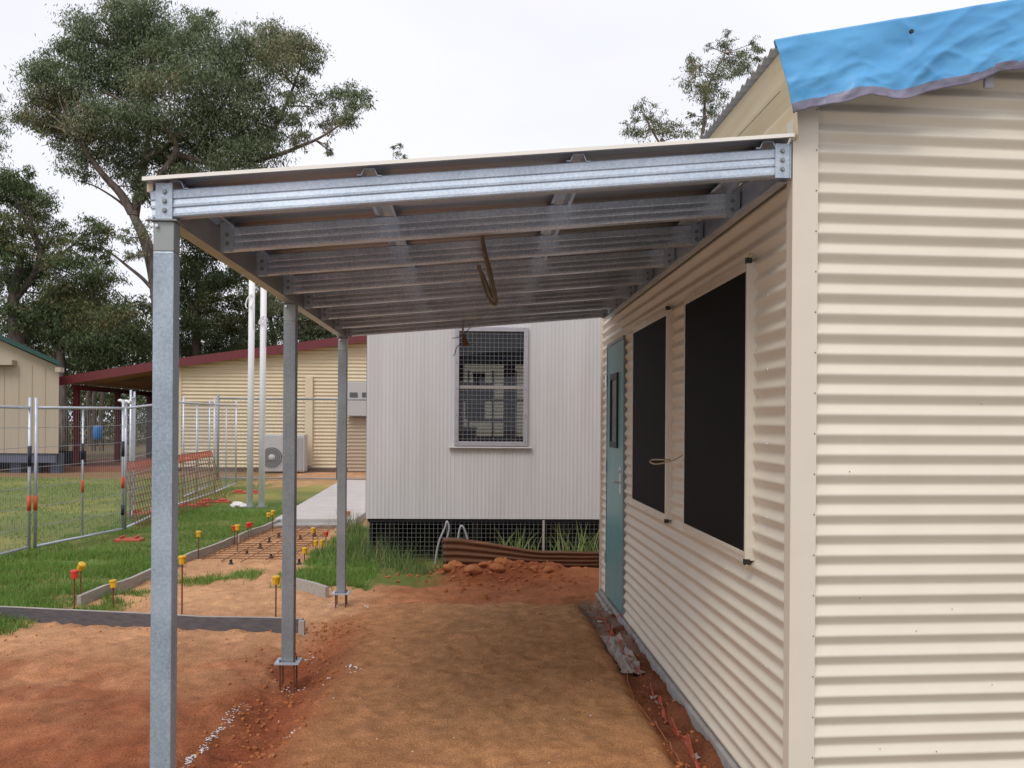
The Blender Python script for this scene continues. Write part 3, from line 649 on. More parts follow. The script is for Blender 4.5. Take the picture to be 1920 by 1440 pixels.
mb = MB(); a = [AY(867, 624, Y), AY(872, 626, Y), AY(880, 648, Y), AY(867, 650, Y)]; mb.add(a+[p+Vector((0, .02, 0)) for p in a], [(0, 1, 2, 3), (7, 6, 5, 4), (0, 4, 5, 1), (1, 5, 6, 2), (2, 6, 7, 3), (3, 7, 4, 0)]); mb.build('brown_tag', mat('brown_tag', (.19, .095, .05), .8), lt)
mb = MB()
for l in ([(866, 628), (858, 633), (848, 634)], [(866, 642), (856, 652), (853, 663), (850, 668)], [(872, 624), (878, 618), (882, 614)]): mb.tube(spline(pxs(l, Y)), .0035, 5)
mb.build('loose_wire', BLACK, lt)
# small loop of cable sticking out of the wall between the windows
y_ = 5.44; z_ = 1.40
a = AX(1282, 853, WX); mb = MB()
pts = [a, AX(1262, 863, WX-.06), AX(1245, 868, WX-.11), AX(1228, 870, WX-.16), AX(1219, 866, WX-.18), AX(1224, 862, WX-.16), AX(1245, 862, WX-.11), AX(1256, 862, WX-.07)]
mb.tube(spline(pts), .0045, 6); tag(mb.build('cable_loop', BEIGE, loc=tuple(a), smooth=True), 'beige cable loop poking out of the cream wall between the two dark screens', 'cable')
# orange string curling along the foot of the wall
mb = MB(); l = [(1098, 1213), (1120, 1225), (1160, 1237), (1182, 1250), (1176, 1275), (1186, 1305), (1200, 1330), (1225, 1352), (1250, 1385), (1275, 1415), (1292, 1445)]
pts = [AG(x, y, -.015) for x, y in l]; pts = [Vector((p.x, p.y, gz(p.x, p.y)+.006)) for p in spline(pts)]
mb.tube(pts, .0032, 5); tag(mb.build('string_line', mat('faded_orange_string', (.36, .14, .07), .8), loc=tuple(pts[0])), 'faded orange builder string lying curled in the trench by the wall', 'string')
mb = MB(); mb.tube(spline([AX(1165, 1150, WX-.02), AX(1152, 1165, WX-.08), AG(1146, 1185, .08), AG(1136, 1209, 0)]), .004, 5); tag(mb.build('red_wire', ORANGE, loc=tuple(AG(1136, 1209))), 'short red wire bent out of the wall foot beside the teal door', 'wire')
# torn orange membrane along the slab
for i, (a0, a1, lb) in enumerate([(4.35, 5.05, 'torn orange plastic membrane sticking up along the slab nearest the camera'), (5.1, 5.75, 'pinkish orange flaps of plastic membrane by the slab under the nearer window'), (6.0, 7.0, 'dull red scraps of plastic membrane by the slab just before the door'), (7.2, 8.3, 'low crumpled red membrane edge at the foot of the teal door')]):
    mb = MB(); n = int((a1-a0)/.02); P = []
    for k in range(n+1):
        y = a0+(a1-a0)*k/n; xb = WX-.10-.03*float(fbm(y*5, i, 401)); h = .012+.085*max(0, float(fbm(y*7, i*3, 403))-.34)*(1.6-.25*i); zb = gz(xb, y)-.01
        le = .05*(float(fbm(y*9, 5, 405))-.35)
        P += [(xb, y, zb), (xb-le*.5, y, zb+h*.6+.01), (xb-le-.01, y+.02*(float(fbm(y*20, 7, 406))-.5), zb+h+.02)]
    mb.grid(P, n+1, 3); tag(mb.build('plastic_membrane', PLAS, loc=(WX-.1, a0, 0), solid=.002), lb, 'plastic sheet', 'strips of torn orange membrane')
mb = MB()   # pale plastic scraps
for (px, py, r) in [(1225, 1308, .035), (1232, 1315, .03), (1305, 1420, .03), (1125, 1168, .04)]:
    c = AG(px, py, -.02); V = []
    for j in range(7): a = j*2*PI/7; k = r*random.uniform(.4, 1.4); V.append((c.x+math.cos(a)*k*.6, c.y+math.sin(a)*k, gz(c.x, c.y)+random.uniform(.003, .03)))
    V.append((c.x, c.y, gz(c.x, c.y)+.02)); mb.add(V, [(j, (j+1) % 7, 7) for j in range(7)])
tag(mb.build('plastic_scraps', PALEP), 'small pale scraps of plastic litter in the trench along the wall', 'litter', kind='stuff')
mb = MB(); P = []
for i in range(15):
    for j in range(9):
        x = .955+.15*j/8+.02*random.random(); y = 6.05+1.1*i/14+.02*random.random(); P.append((x, y, gz(x, y)+.012+.02*random.random()*(1-abs(j/4-1))))
mb.grid(P, 15, 9); tag(mb.build('grey_plastic_sheet', PALEP, loc=(1.03, 6.6, 0), solid=.001), 'crumpled dusty grey plastic sheet in the trench near the teal door', 'plastic sheet')

# ------------------------------------------------------------------ form boards
def board(name, label, a, b, h, t, m1, zb=0, ends=True, joints=0):
    mb = MB(); a = Vector(a); b = Vector(b); d = (b-a); L_ = d.length; d.normalize(); nrm = Vector((-d.y, d.x, 0)); k = max(2, int(L_/.25))
    P = []
    for i in range(k+1):
        c = a+d*(L_*i/k)+nrm*(.012*math.sin(i*1.3)); zz = gz(c.x, c.y)*.3+zb+.006*math.sin(i*.9)
        for (s, z) in ((-1, -.04), (-1, h), (1, h), (1, -.04)): P.append((c.x+nrm.x*s*t/2, c.y+nrm.y*s*t/2, zz+z))
    Fc = []
    for i in range(k):
        for j in range(3): Fc.append((i*4+j, i*4+j+1, i*4+4+j+1, i*4+4+j))
    Fc += [(0, 3, 2, 1), (k*4, k*4+1, k*4+2, k*4+3)]; mb.add(P, Fc)
    for idx_, f in enumerate(mb.f): mb.m[idx_] = 1 if idx_ % 3 == 1 and idx_ < k*3 else 0
    o = mb.build(name, [m1, TIMBERTOP], loc=(a.x, a.y, 0), bevel=.002); tag(o, label, 'board', 'timber form boards'); return o
board('form_board', 'long dark timber form board lying across the front of the grass', ff0, ff1+Vector((-.03, 0, 0)), .105, .04, TIMBERD)
sp = [(0, .36), (.365, .66), (.665, 1)]
for (s0, s1), lb in zip(sp, ('pale form board running back from the dark cross board, nearest length', 'pale form board in the middle of the run beside the sand strip', 'pale form board at the far end of the run reaching the concrete path')):
    board('form_board', lb, fl0.lerp(fl1, s0)+Vector((0, .05, 0)), fl0.lerp(fl1, s1), .10, .038, TIMBER)
board('form_board', 'short grey form board between the middle and far posts', (-1.78, 9.32, 0), (-1.30, 8.72, 0), .10, .038, TIMBER)
mb = MB(); mb.box((-1.29, 7.19, -.1), (-1.245, 7.235, .11)); tag(mb.build('form_peg', TIMBER, loc=(-1.27, 7.21, 0), bevel=.003), 'stubby pale timber peg at the right end of the dark form board', 'peg')

# ------------------------------------------------------------------ capped steel stakes
def make_stake(capm, capname, h, tilt, label, base):
    r = thing('capped_stake', label, 'stake', (0, 0, 0), 'rusty stakes with plastic safety caps')
    mb = MB(); mb.tube([(0, 0, -.08), (0, 0, h)], .0062, 7); mb.build('rod', RUST, r)
    mb = MB(); R3 = Matrix.Rotation(tilt, 3, 'Y') @ Matrix.Rotation(tilt*.5, 3, 'X'); prof = [(.020, -.030), (.027, -.026), (.029, .018), (.0325, .022), (.0325, .030), (.031, .034), (.024, .040), (.012, .042)]
    n = 16; V = []
    for rr, z in prof:
        for j in range(n):
            a = 2*PI*j/n; k = rr*(1-.05*(j % 2)*(z < .02)); V.append(Vector((0, 0, h))+R3 @ Vector((math.cos(a)*k, math.sin(a)*k, z)))
    Fc = [(i*n+j, i*n+(j+1) % n, (i+1)*n+(j+1) % n, (i+1)*n+j) for i in range(len(prof)-1) for j in range(n)]+[tuple(range(n-1, -1, -1)), tuple((len(prof)-1)*n+j for j in range(n))]
    mb.add(V, Fc); mb.build('safety_cap', capm, r, smooth=False); r.location = base; return r
for (cx, cy, bx, by, c, t, lb) in [
    (148, 1063, 151, 1138, 'y', .6, 'stake with a tilted yellow cap just behind the red capped one at the left'),
    (140, 1078, 139, 1164, 'r', 0, 'stake with a red cap standing in front of the dark form board at the left'),
    (210, 1096, 212, 1141, 'y', -.15, 'short stake with a yellow cap in the corner where the two form boards meet'),
    (340, 1051, 341, 1165, 'y', 0, 'tall stake with a yellow cap right beside the nearest steel post'),
    (372, 1002, 372, 1049, 'y', 0, 'yellow capped stake alone in the grass left of the pale form board'),
    (438, 991, 439, 1022, 'r', 0, 'red capped stake paired with a yellow one halfway along the pale board'),
    (448, 990, 445, 1037, 'y', 0, 'yellow capped stake paired with a red one halfway along the pale board'),
    (464, 985, 465, 1010, 'r', .1, 'red capped stake in front of its twin near the far half of the pale board'),
    (469, 984, 470, 1008, 'r', -.2, 'red capped stake half hidden behind another red cap'),
    (502, 966, 503, 984, 'y', 0, 'left of the two yellow capped stakes at the far end of the pale board'),
    (511, 962, 511, 998, 'y', .1, 'right of the two yellow capped stakes at the far end of the pale board'),
    (516, 1089, 517, 1173, 'y', .05, 'yellow capped stake immediately left of the middle steel post'),
    (588, 995, 587, 1026, 'y', .1, 'highest yellow capped stake right of the steel mesh'),
    (613, 1002, 611, 1018, 'r', .1, 'red capped stake close to the left of the far steel post'),
    (592, 1019, 592, 1032, 'y', 0, 'low yellow capped stake, left one of the pair in the grass by the mesh'),
    (604, 1018, 604, 1038, 'y', 0, 'low yellow capped stake, right one of the pair in the grass by the mesh'),
    (572, 1033, 571, 1056, 'y', 0, 'yellow capped stake just right of the middle steel post at the mesh corner'),
    (653, 963, 653, 982, 'o', 0, 'faded orange capped stake by the weeds left of the white cabin')]:
    g0 = AG(bx, by); top = AY(cx, cy, g0.y); make_stake({'y': YELCAP, 'r': REDCAP, 'o': mat('faded_cap', (.42, .15, .05), .6)}[c], c, max(.08, top.z), t, lb, (g0.x, g0.y, 0))

# ------------------------------------------------------------------ reinforcing mesh on the sand
ma = AG(408, 1057); mbk = AG(527, 992); mc = Vector((-1.98, ma.y, 0)); 
RM = thing('reinforcing_mesh', 'rusty steel reinforcing mesh laid flat on the sand between the form boards', 'steel mesh', (ma.x, ma.y, 0))
mb = MB(); y0 = ma.y; y1 = 14.6
def lx(y): return float(form_x(y))+.09
k = 0; y = y0+.05
while y < y1:
    mb.tube([(lx(y), y, .052+.006*math.sin(y*3)), (-2.0+.03*math.sin(y*5), y+.01, .05+.008*math.sin(y*5))], .0045, 5); y += .2
for j in range(5):
    t = (j+.3)/4.6; mb.tube([(lx(yy)*(1-t)+(-2.0)*t, yy, .042) for yy in np.linspace(y0-.08*(j % 3), y1, 12)], .0048, 5)
mb.build('bars', RUSTWARM, RM)
for (px, py, lb) in [(433, 1054, 'black bar chair at the near left corner of the rusty mesh'), (463, 1036, 'black bar chair second back along the left side of the rusty mesh'), (488, 1024, 'black bar chair third back along the left side of the rusty mesh'), (505, 1012, 'black bar chair fourth back along the left side of the rusty mesh'), (523, 1003, 'farthest black bar chair at the far left of the rusty mesh'), (508, 1044, 'black bar chair in the middle of the rusty mesh, left of the middle post'), (563, 1008, 'black bar chair just right of the middle post at the far end of the mesh'), (561, 1053, 'black bar chair just right of the middle post at the near end of the mesh'), (590, 1000, 'black bar chair at the far right corner of the rusty mesh')]:
    c = AG(px, py, .03); mb = MB(); n = 8
    mb.tube([(c.x, c.y, gz(c.x, c.y)), (c.x, c.y, .03)], [.034, .012], 8); mb.frame((c.x, c.y, .045), Vector((1, 0, 0)), Vector((0, 1, 0)), Vector((0, 0, 1)), .03, .012, .03); mb.frame((c.x, c.y, .045), Vector((0, 1, 0)), Vector((1, 0, 0)), Vector((0, 0, 1)), .03, .012, .03)
    o = mb.build('bar_chair', BLACK, loc=(c.x, c.y, 0)); tag(o, lb, 'spacer', 'bar chairs under the rusty mesh')
# concrete path
mb = MB(); pa = AG(545, 986); 
P = [(-3.02, 14.75, .0), (-1.78, 14.75, 0), (-1.55, 24.6, 0), (-3.35, 24.6, 0)]
mb.add([(x, y, -.1) for x, y, z in P]+[(x, y, .11) for x, y, z in P], [(4, 5, 6, 7), (0, 1, 5, 4), (1, 2, 6, 5), (3, 7, 6, 2), (0, 4, 7, 3)])
o = mb.build('path', PATHM, bevel=.01); tag(o, 'pale concrete path leading back past the white cabin', 'path', kind='structure')
mb = MB(); mb.box((-3.02, 14.35, -.02), (-1.9, 14.74, .06)); o = mb.build('path_edge_concrete', CONC, bevel=.015); tag(o, 'rough grey concrete lip where the path ends at the mesh', 'path edge', kind='structure')

# ------------------------------------------------------------------ temporary fencing
def fence_panel(label, a, b, h0, h1, tape=True, dense=.05, group='temporary mesh fence panels', posts=True, tapes=()):
    a = Vector(a); b = Vector(b); r = thing('mesh_fence', label, 'fence', tuple(a), group); d = b-a; Ln = d.length
    ta = a+Vector((0, 0, h0)); tb = b+Vector((0, 0, h1)); mb = MB(); R = .019
    mb.tube([a+Vector((0, 0, .07)), ta+Vector((0, 0, .12))], R, 8); mb.tube([b+Vector((0, 0, .07)), tb+Vector((0, 0, .12))], R, 8)
    mb.tube([ta, tb], R*.95, 8); mb.tube([a+Vector((0, 0, .09)), b+Vector((0, 0, .09))], R*.95, 8)
    mb.tube([a.lerp(b, .5)+Vector((0, 0, .09)), ta.lerp(tb, .5)], .013, 6); mb.build('frame', GALVF, r, smooth=True)
    mb = MB(); n = int(Ln/dense)
    for i in range(1, n):
        t = i/n; mb.tube([a.lerp(b, t)+Vector((0, 0, .09)), ta.lerp(tb, t)], .0014, 3, False)
    k = 7
    for j in range(1, k): s = j/k; mb.tube([a+Vector((0, 0, .09+(h0-.09)*s)), b+Vector((0, 0, .09+(h1-.09)*s))], .0032, 4, False)
    mb.build('wire_mesh', WIRE, r)
    for (t, s0, s1, mt, nm) in tapes:
        c = a.lerp(b, t); hh = h0+(h1-h0)*t; mb = MB(); mb.tube([c+Vector((0, 0, hh*s0)), c+Vector((0, 0, hh*s1))], .024 if t in (0, 1) else .018, 8); mb.build(nm, mt, r, smooth=True)
    return r
GALVF = mat('fence_pipe', (.46, .49, .56), .4, .55, (8, .3, .7), None, .5, (.6, .63, .68))
def GY_(px, py): v = AG(px, py); return Vector((v.x, v.y, 0))
f1 = GY_(54, 1040); f2 = GY_(232, 1003); f3 = GY_(327, 957); f4 = GY_(401, 931); f5 = GY_(442, 913); f6 = GY_(484, 901)
def hh(px, py, v): return AY(px, py, v.y).z
h1 = hh(47, 758, f1)-.04; h2 = hh(226, 760, f2)-.04; h3 = 1.93; h4 = 1.95; h5 = 1.98
f0 = Vector((f1.x-.10, f1.y-2.4, 0))
RO = [(1, .62, .75, BLTAPE, 'black_band'), (1, .33, .45, ORTAPE, 'orange_band')]
fence_panel('temporary mesh fence panel cut off by the left edge, nearest of the fence run', f0, f1, h1, h1, tapes=[(1, .60, .74, BLTAPE, 'black_band'), (1, .30, .40, ORTAPE, 'orange_band')])
fence_panel('temporary mesh fence panel before the worn lawn, its pipes banded black and orange', f1+Vector((.05, .05, 0)), f2-Vector((.0, .05, 0)), h1, h2, tapes=[(.5, .62, .74, BLTAPE, 'black_band'), (1, .62, .74, BLTAPE, 'black_band'), (.5, .38, .47, ORTAPE, 'orange_band'), (1, .37, .46, ORTAPE, 'orange_band'), (0, .30, .40, ORTAPE, 'orange_band'), (1, .16, .24, BLTAPE, 'black_band')])
fence_panel('temporary mesh fence panel passing behind the nearest steel post', f2+Vector((0, .05, 0)), f3, h2, h3, dense=.06)
fence_panel('temporary mesh fence panel behind the right half of the leaning rusty mesh', f3+Vector((0, .05, 0)), f4, h3, h4, dense=.07)
fence_panel('farthest temporary mesh fence panel, ending at the chain link gate', f4+Vector((0, .05, 0)), f5, h4, h5, dense=.08)
fence_panel('spare mesh fence panel standing askew behind the run with its own tall pipe', GY_(246, 992)+Vector((-.3, .8, 0)), GY_(268, 958)+Vector((-.3, .4, 0)), 1.95, 2.0, dense=.03)
fence_panel('spare mesh fence panel leaning near the chain link corner post', GY_(343, 940), GY_(392, 918), 1.95, 1.97, dense=.07)
# bits of pipe sticking above, clamp and hanging plastic
mb = MB(); p = AY(236, 754, f2.y); 
for i in range(9): clod(mb, p+Vector((random.gauss(0, .05), random.gauss(0, .02), random.gauss(.01, .012))), .03, .8, 6, 4, i)
mb.tube(spline([p, p+Vector((.01, 0, -.12)), p+Vector((-.01, 0, -.26)), p+Vector((0, 0, -.36))]), .008, 5)
tag(mb.build('white_rag', WHITEP, loc=tuple(p), smooth=True), 'white rag tied over the fence top rail at the panel joint', 'rag')
for (px, py, w_, lb) in [(270, 962, .5, 'orange plastic fence foot hidden partly by the nearest steel post'), (360, 945, .62, 'orange plastic fence foot under the leaning rusty mesh'), (402, 939, .6, 'orange plastic fence foot right of the leaning rusty mesh'), (462, 921, .6, 'orange plastic fence foot just left of the white flagpoles'), (243, 1010, .34, 'faded orange fence foot sunk in the grass at the panel joint')]:
    c = AG(px, py+4); mb = MB(); z = gz(c.x, c.y)
    mb.box((c.x-w_/2, c.y-.11, z-.02), (c.x+w_/2, c.y+.11, z+.045)); mb.box((c.x-w_/2+.06, c.y-.08, z+.046), (c.x-.08, c.y+.08, z+.08)); mb.box((c.x+.08, c.y-.08, z+.046), (c.x+w_/2-.06, c.y+.08, z+.08))
    tag(mb.build('fence_block', ORANGE, loc=(c.x, c.y, 0), bevel=.015), lb, 'fence block', 'orange plastic fence blocks')
# rusty mesh sheets leaning on the fence
def lean_mesh(label, q, nu, nv):
    r = thing('rusty_mesh_sheet', label, 'steel mesh', tuple(q[0]), 'rusty mesh sheets leaning on the fence'); mb = MB()
    for i in range(nu+1): t = i/nu; mb.tube([q[0].lerp(q[1], t), q[3].lerp(q[2], t)], .0065, 4, False)
    for j in range(nv+1): t = j/nv; mb.tube([q[0].lerp(q[3], t), q[1].lerp(q[2], t)], .0065, 4, False)
    mb.build('bars', RUSTWARM, r)
    mb = MB(); a = q[3].lerp(q[0], .14); b = q[2].lerp(q[1], .10); P = [q[3], q[2], b, a]
    for i in range(0, nu*2):
        t0 = i/(nu*2); t1 = t0+.62/(nu*2); mb.add([q[3].lerp(q[2], t0), q[3].lerp(q[2], t1), a.lerp(b, t1), a.lerp(b, t0)], [(0, 1, 2, 3)])
    mb.build('orange_tape', ORTAPE, r, solid=.003); return r
def QQ(l): return [AY(x, y, Y) for x, y, Y in l]
lean_mesh('rusty mesh sheet leaning on the fence left of the nearest steel post', QQ([(262, 1012, 13.9), (330, 985, 15.6), (300, 858, 16.0), (226, 868, 14.3)]), 15, 11)
lean_mesh('rusty mesh sheet, orange tape along its top, leaning right of the nearest steel post', QQ([(318, 988, 15.6), (425, 940, 19.6), (396, 845, 20.2), (316, 856, 16.6)]), 18, 9)

# ------------------------------------------------------------------ chain link fence and gate
def chain_panel(name, label, a, b, h, posts, sp=.11):
    r = thing(name, label, 'fence', tuple(a), 'chain link fence sections'); mb = MB(); a = Vector(a); b = Vector(b); Z = Vector((0, 0, 1))
    mb.tube([a, a+Z*(h+.12)], .035, 8); mb.tube([b, b+Z*h], .028, 8)
    for t in posts: mb.tube([a.lerp(b, t)+Z*.03, a.lerp(b, t)+Z*h], .022, 6)
    mb.tube([a+Z*h, b+Z*h], .026, 8); mb.tube([a+Z*.06, b+Z*.06], .02, 8); mb.build('frame', DULLGALV, r, smooth=True)
    mb = MB(); L_ = (b-a).length; d = (b-a)/L_; n = int(L_/sp)
    for i in range(-int(h/sp), n):
        for s in (1, -1):
            u0 = i*sp; u1 = u0+h
            c0, c1 = max(u0, 0), min(u1, L_)
            if c1 <= c0: continue
            za, zb_ = c0-u0, c1-u0
            if s < 0: za, zb_ = h-za, h-zb_
            mb.tube([a+d*c0+Z*za, a+d*c1+Z*zb_], .0022, 3, False)
    mb.build('chain_mesh', WIRE, r)
c1 = GY_(408, 906); c1.y = 26.0; c1.x = AY(408, 900, 26).x; c2 = AY(800, 900, 26.0); c2.z = 0; c1.z = 0
mid = c1.lerp(c2, .33)
H_ = AY(550, 748, 26).z
chain_panel('chain_link_fence', 'chain link fence section with a corner post left of the white flagpoles', c1, mid, H_, (.45,))
chain_panel('chain_link_fence', 'chain link fence section right of the flagpoles, running behind the white cabin', mid+Vector((.03, 0, 0)), c2, H_, (.35, .75))

# ------------------------------------------------------------------ flag poles
for (bx, tx, lb, lp) in [(468, 469, 'left white flagpole, its looped cord higher up', 565), (490, 492, 'right white flagpole with a thin cord hanging closer to the bottom', 600)]:
    g0 = AG(bx, 952); r = thing('flagpole', lb, 'flagpole', (g0.x, g0.y, 0), 'white flagpoles'); Y = g0.y
    mb = MB(); mb.tube([(g0.x, g0.y, -.1), (g0.x+.02, g0.y, 5.6)], .057, 16); mb.build('pole', WHITEP, r, smooth=True)
    mb = MB(); mb.tube([(g0.x, g0.y, .0), (g0.x, g0.y, .03)], .12, 14); mb.build('base_flange', DULLGALV, r)
    mb = MB(); c = AY(tx, lp, Y-.07); k = .11 if lp < 580 else .07
    mb.tube([c+Vector((math.cos(a)*k*.6+.04*math.sin(a), -.01, math.sin(a)*k*1.2)) for a in np.linspace(-1.1, 4.6, 22)], .011, 6); mb.tube([c+Vector((.045, 0, -.1)), c+Vector((.05, .01, -.3*k*10*.4)), c+Vector((.06, .02, -.5))], .006, 5); mb.build('cord', WHITEP, r, smooth=True)
c = AG(446, 951); mb = MB(); clod(mb, (c.x, c.y, .03), .16, .45, 8, 5, 77); clod(mb, (c.x+.14, c.y-.05, .02), .10, .4, 7, 4, 78); tag(mb.build('concrete_lump', LIME, loc=(c.x, c.y, 0)), 'pale broken lump of concrete in the grass left of the flagpoles', 'concrete')

# ------------------------------------------------------------------ white ribbed cabin on stumps
CY = 10.95; cl = AY(686, 970, CY).x; cz = AY(900, 973, CY).z; cr_ = 2.6; ct = 3.0
CB = thing('white_cabin', 'white ribbed portable cabin raised above the ground at the end of the canopy', 'cabin', (0, CY, 0))
wx0 = AY(860, 800, CY).x; wx1 = AY(981, 800, CY).x; wz0 = AY(920, 828, CY).z; wz1 = AY(920, 622, CY).z
mb = MB(); P = []
def ribwall(mb, x0, x1, z0, z1):
    xs = []; x = x0
    pitch = .044
    k0 = math.ceil((x0-cl)/pitch); pts = [(x0, 0)]
    for k in range(k0, int((x1-cl)/pitch)+1):
        b = cl+k*pitch
        for dx, d in ((0, 0), (.018, 0), (.025, -.0024), (.035, -.0024), (.0425, 0)):
            if x0 < b+dx < x1: pts.append((b+dx, d))
    pts.append((x1, 0)); P = [(x, CY+d, z) for x, d in pts for z in (z0, z1)]
    mb.grid(P, len(pts), 2)
ribwall(mb, cl, wx0-.03, cz, ct); ribwall(mb, wx1+.03, cr_, cz, ct); ribwall(mb, wx0-.03, wx1+.03, cz, wz0-.03); ribwall(mb, wx0-.03, wx1+.03, wz1+.03, ct)
mb.build('front_wall', WHITEC, CB)
mb = MB(); mb.box((cl-.004, CY+.001, cz), (cl+.03, CY+3.4, ct)); mb.box((cl+.031, CY+.05, cz), (cr_, CY+3.4, cz+.06)); mb.box((cl+.031, CY+.05, ct-.05), (cr_, CY+3.4, ct)); mb.box((cr_-.03, CY+.05, cz+.061), (cr_, CY+3.4, ct-.051)); mb.build('shell', mat('cabin_interior', (.10, .10, .11), .8), CB)
# rear wall with two window openings
r1 = (AY(871, 720, CY+3.4).x, AY(912, 720, CY+3.4).x, AY(900, 722, CY+3.4).z, AY(900, 684, CY+3.4).z)
RY = CY+3.3; rx0, rx1 = AY(870, 700, RY).x, AY(945, 700, RY).x; rx2 = AY(966, 700, RY).x; rx3 = rx2+.75; rz0, rz1 = AY(900, 818, RY).z, AY(900, 682, RY).z
mb = MB(); DI = mat('cabin_inner_wall', (.045, .045, .055), .8)
for (a, b, c, d_) in [(cl+.04, rx0, cz+.07, ct-.06), (rx1, rx2, cz+.07, ct-.06), (rx3, cr_-.04, cz+.07, ct-.06), (rx0, rx1, cz+.07, rz0), (rx0, rx1, rz1, ct-.06), (rx2, rx3, cz+.07, rz0), (rx2, rx3, rz1, ct-.06)]: mb.box((a, RY, c), (b, RY+.06, d_))
mb.build('rear_wall', DI, CB)
mb = MB(); zm = AY(900, 750, RY).z; mb.box((rx0, RY+.01, zm-.02), (rx1, RY+.05, zm+.02)); mb.box((rx2, RY+.01, zm-.02), (rx3, RY+.05, zm+.02)); mb.build('rear_window_rail', DI, CB)
mb = MB(); a = .045
o_ = [(wx0-.05, wx0, wz0-.05, wz1+.05), (wx1, wx1+.05, wz0-.05, wz1+.05), (wx0, wx1, wz0-.05, wz0), (wx0, wx1, wz1, wz1+.05)]
for x0, x1, z0, z1 in o_: mb.box((x0, CY-.045, z0), (x1, CY+.04, z1))
wf = mb.build('window_frame', ALU, CB, bevel=.003)
mb = MB(); mb.box((wx0-.11, CY-.055, wz0-.075), (wx1+.10, CY-.0065, wz0-.058)); mb.build('window_sill', WHITEC, wf, bevel=.003)
mb = MB(); zm = AY(920, 726, CY).z; mb.box((wx0+.003, CY-.005, zm-.018), (wx1-.003, CY+.03, zm+.018)); mb.build('meeting_rail', TIMBER, wf)
mb = MB(); mb.box((wx0+.002, CY+.034, wz0), (wx1-.002, CY+.038, wz1)); mb.build('glass', GLASS, wf)
mb = MB(); x = wx0
while x < wx1: mb.tube([(x, CY-.03, wz0), (x, CY-.03, wz1)], .0016, 4, False); x += .05
z = wz0+.03
while z < wz1: mb.tube([(wx0, CY-.032, z), (wx1, CY-.032, z)], .0016, 4, False); z += .05
mb.build('security_mesh', WIRE, wf)
mb = MB()
for x in (wx0-.025, wx1+.025):
    for z in np.arange(wz0, wz1, .3): mb.tube([(x, CY-.046, z), (x, CY-.049, z)], .006, 6)
mb.build('frame_rivets', DWIRE, wf)
# contents seen through the window (each its own thing)
ins = [(AY(884, 715, CY+2.4), (.36, .3, .16), 'dark_box', 'dark box on top of the stack seen through the cabin window', DARKV, 'box'),
       (AY(900, 700, CY+2.2), (.16, .25, .14), 'dark_box', 'small dark box on the top shelf seen through the cabin window', DARKV, 'box')]
sh = thing('storage_shelf', 'dark shelf unit seen through the cabin window', 'shelf', (0, CY+1.8, cz))
mb = MB(); A = AY(876, 745, CY+1.8); B = AY(968, 745, CY+1.8); zt0 = AY(900, 752, CY+1.8).z; zt1 = AY(900, 790, CY+1.8).z
mb.box((A.x, CY+1.7, zt0), (B.x, CY+2.1, zt0+.03)); mb.box((A.x, CY+1.7, zt1), (B.x, CY+2.1, zt1+.03))
for x in (A.x, (A.x+B.x)/2, B.x-.03): mb.box((x, CY+1.66, cz+.06), (x+.03, CY+1.69, zt0+.4))
mb.build('frame', ALU, sh)
def boxthing(name, lb, lo, hi, m, cat, bev=.01, lid=True):
    mb = MB(); mb.box(lo, hi)
    if lid: mb.box((lo[0]-.01, lo[1]-.01, hi[2]+.001), (hi[0]+.01, hi[1]+.01, hi[2]+.02))
    tag(mb.build(name, m, loc=((lo[0]+hi[0])/2, (lo[1]+hi[1])/2, lo[2]), bevel=bev), lb, cat)
xx = AY(884, 710, CY+1.9); boxthing('storage_box', 'dark storage box on the upper shelf behind the cabin window', (xx.x-.10, CY+1.75, zt0+.031), (xx.x+.28, CY+2.05, zt0+.22), DARKV, 'box')
boxthing('storage_box', 'smaller dark box stacked on the larger one behind the cabin window', (xx.x+.02, CY+1.78, zt0+.242), (xx.x+.18, CY+2.0, zt0+.36), DARKV, 'box')
boxthing('storage_box', 'dark crate on the middle shelf behind the cabin window', (xx.x-.08, CY+1.75, zt1+.031), (xx.x+.18, CY+2.05, zt0-.03), DARKV, 'crate')
xx = AY(862, 820, CY+.5); boxthing('plastic_tub', 'blue plastic tub in the lower left corner of the cabin window', (xx.x-.02, CY+.35, wz0-.1), (xx.x+.2, CY+.7, wz0+.14), BLUEP, 'tub')
boxthing('bench', 'dark bench along the inside of the cabin window', (wx0-.2, CY+.3, cz+.07), (wx1+.3, CY+1.1, wz0-.12), DARKV, 'bench')
# underfloor, skirt mesh, stumps
mb = MB(); mb.box((cl, CY+3.0, -.05), (cr_, CY+3.05, cz)); mb.build('underfloor_blackout', DARKV, CB)  # added black panel, hides lit ground beyond so the underfloor stays dark
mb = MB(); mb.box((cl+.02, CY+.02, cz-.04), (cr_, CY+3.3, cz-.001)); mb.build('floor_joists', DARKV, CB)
mb = MB(); mb.box((cl+.02, CY+.2, -.05), (cl+.04, CY+3.0, cz-.041)); mb.build('side_blackout', DARKV, CB)  # black panel added to close off the underfloor and keep it dark
for x in (-1.0, .05, 1.1, 2.2):
    mb = MB(); mb.tube([(x, CY+.6, -.1), (x, CY+.6, cz-.04)], .06, 10); mb.build('stump', mat('stump_timber', (.06, .05, .045), .9), CB)
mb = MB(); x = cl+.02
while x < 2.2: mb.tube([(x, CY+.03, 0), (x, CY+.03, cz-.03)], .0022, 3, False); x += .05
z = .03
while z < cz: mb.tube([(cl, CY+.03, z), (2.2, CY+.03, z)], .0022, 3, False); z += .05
mb.build('skirt_mesh', mat('skirt_wire', (.20, .20, .19), .6, .3), CB)
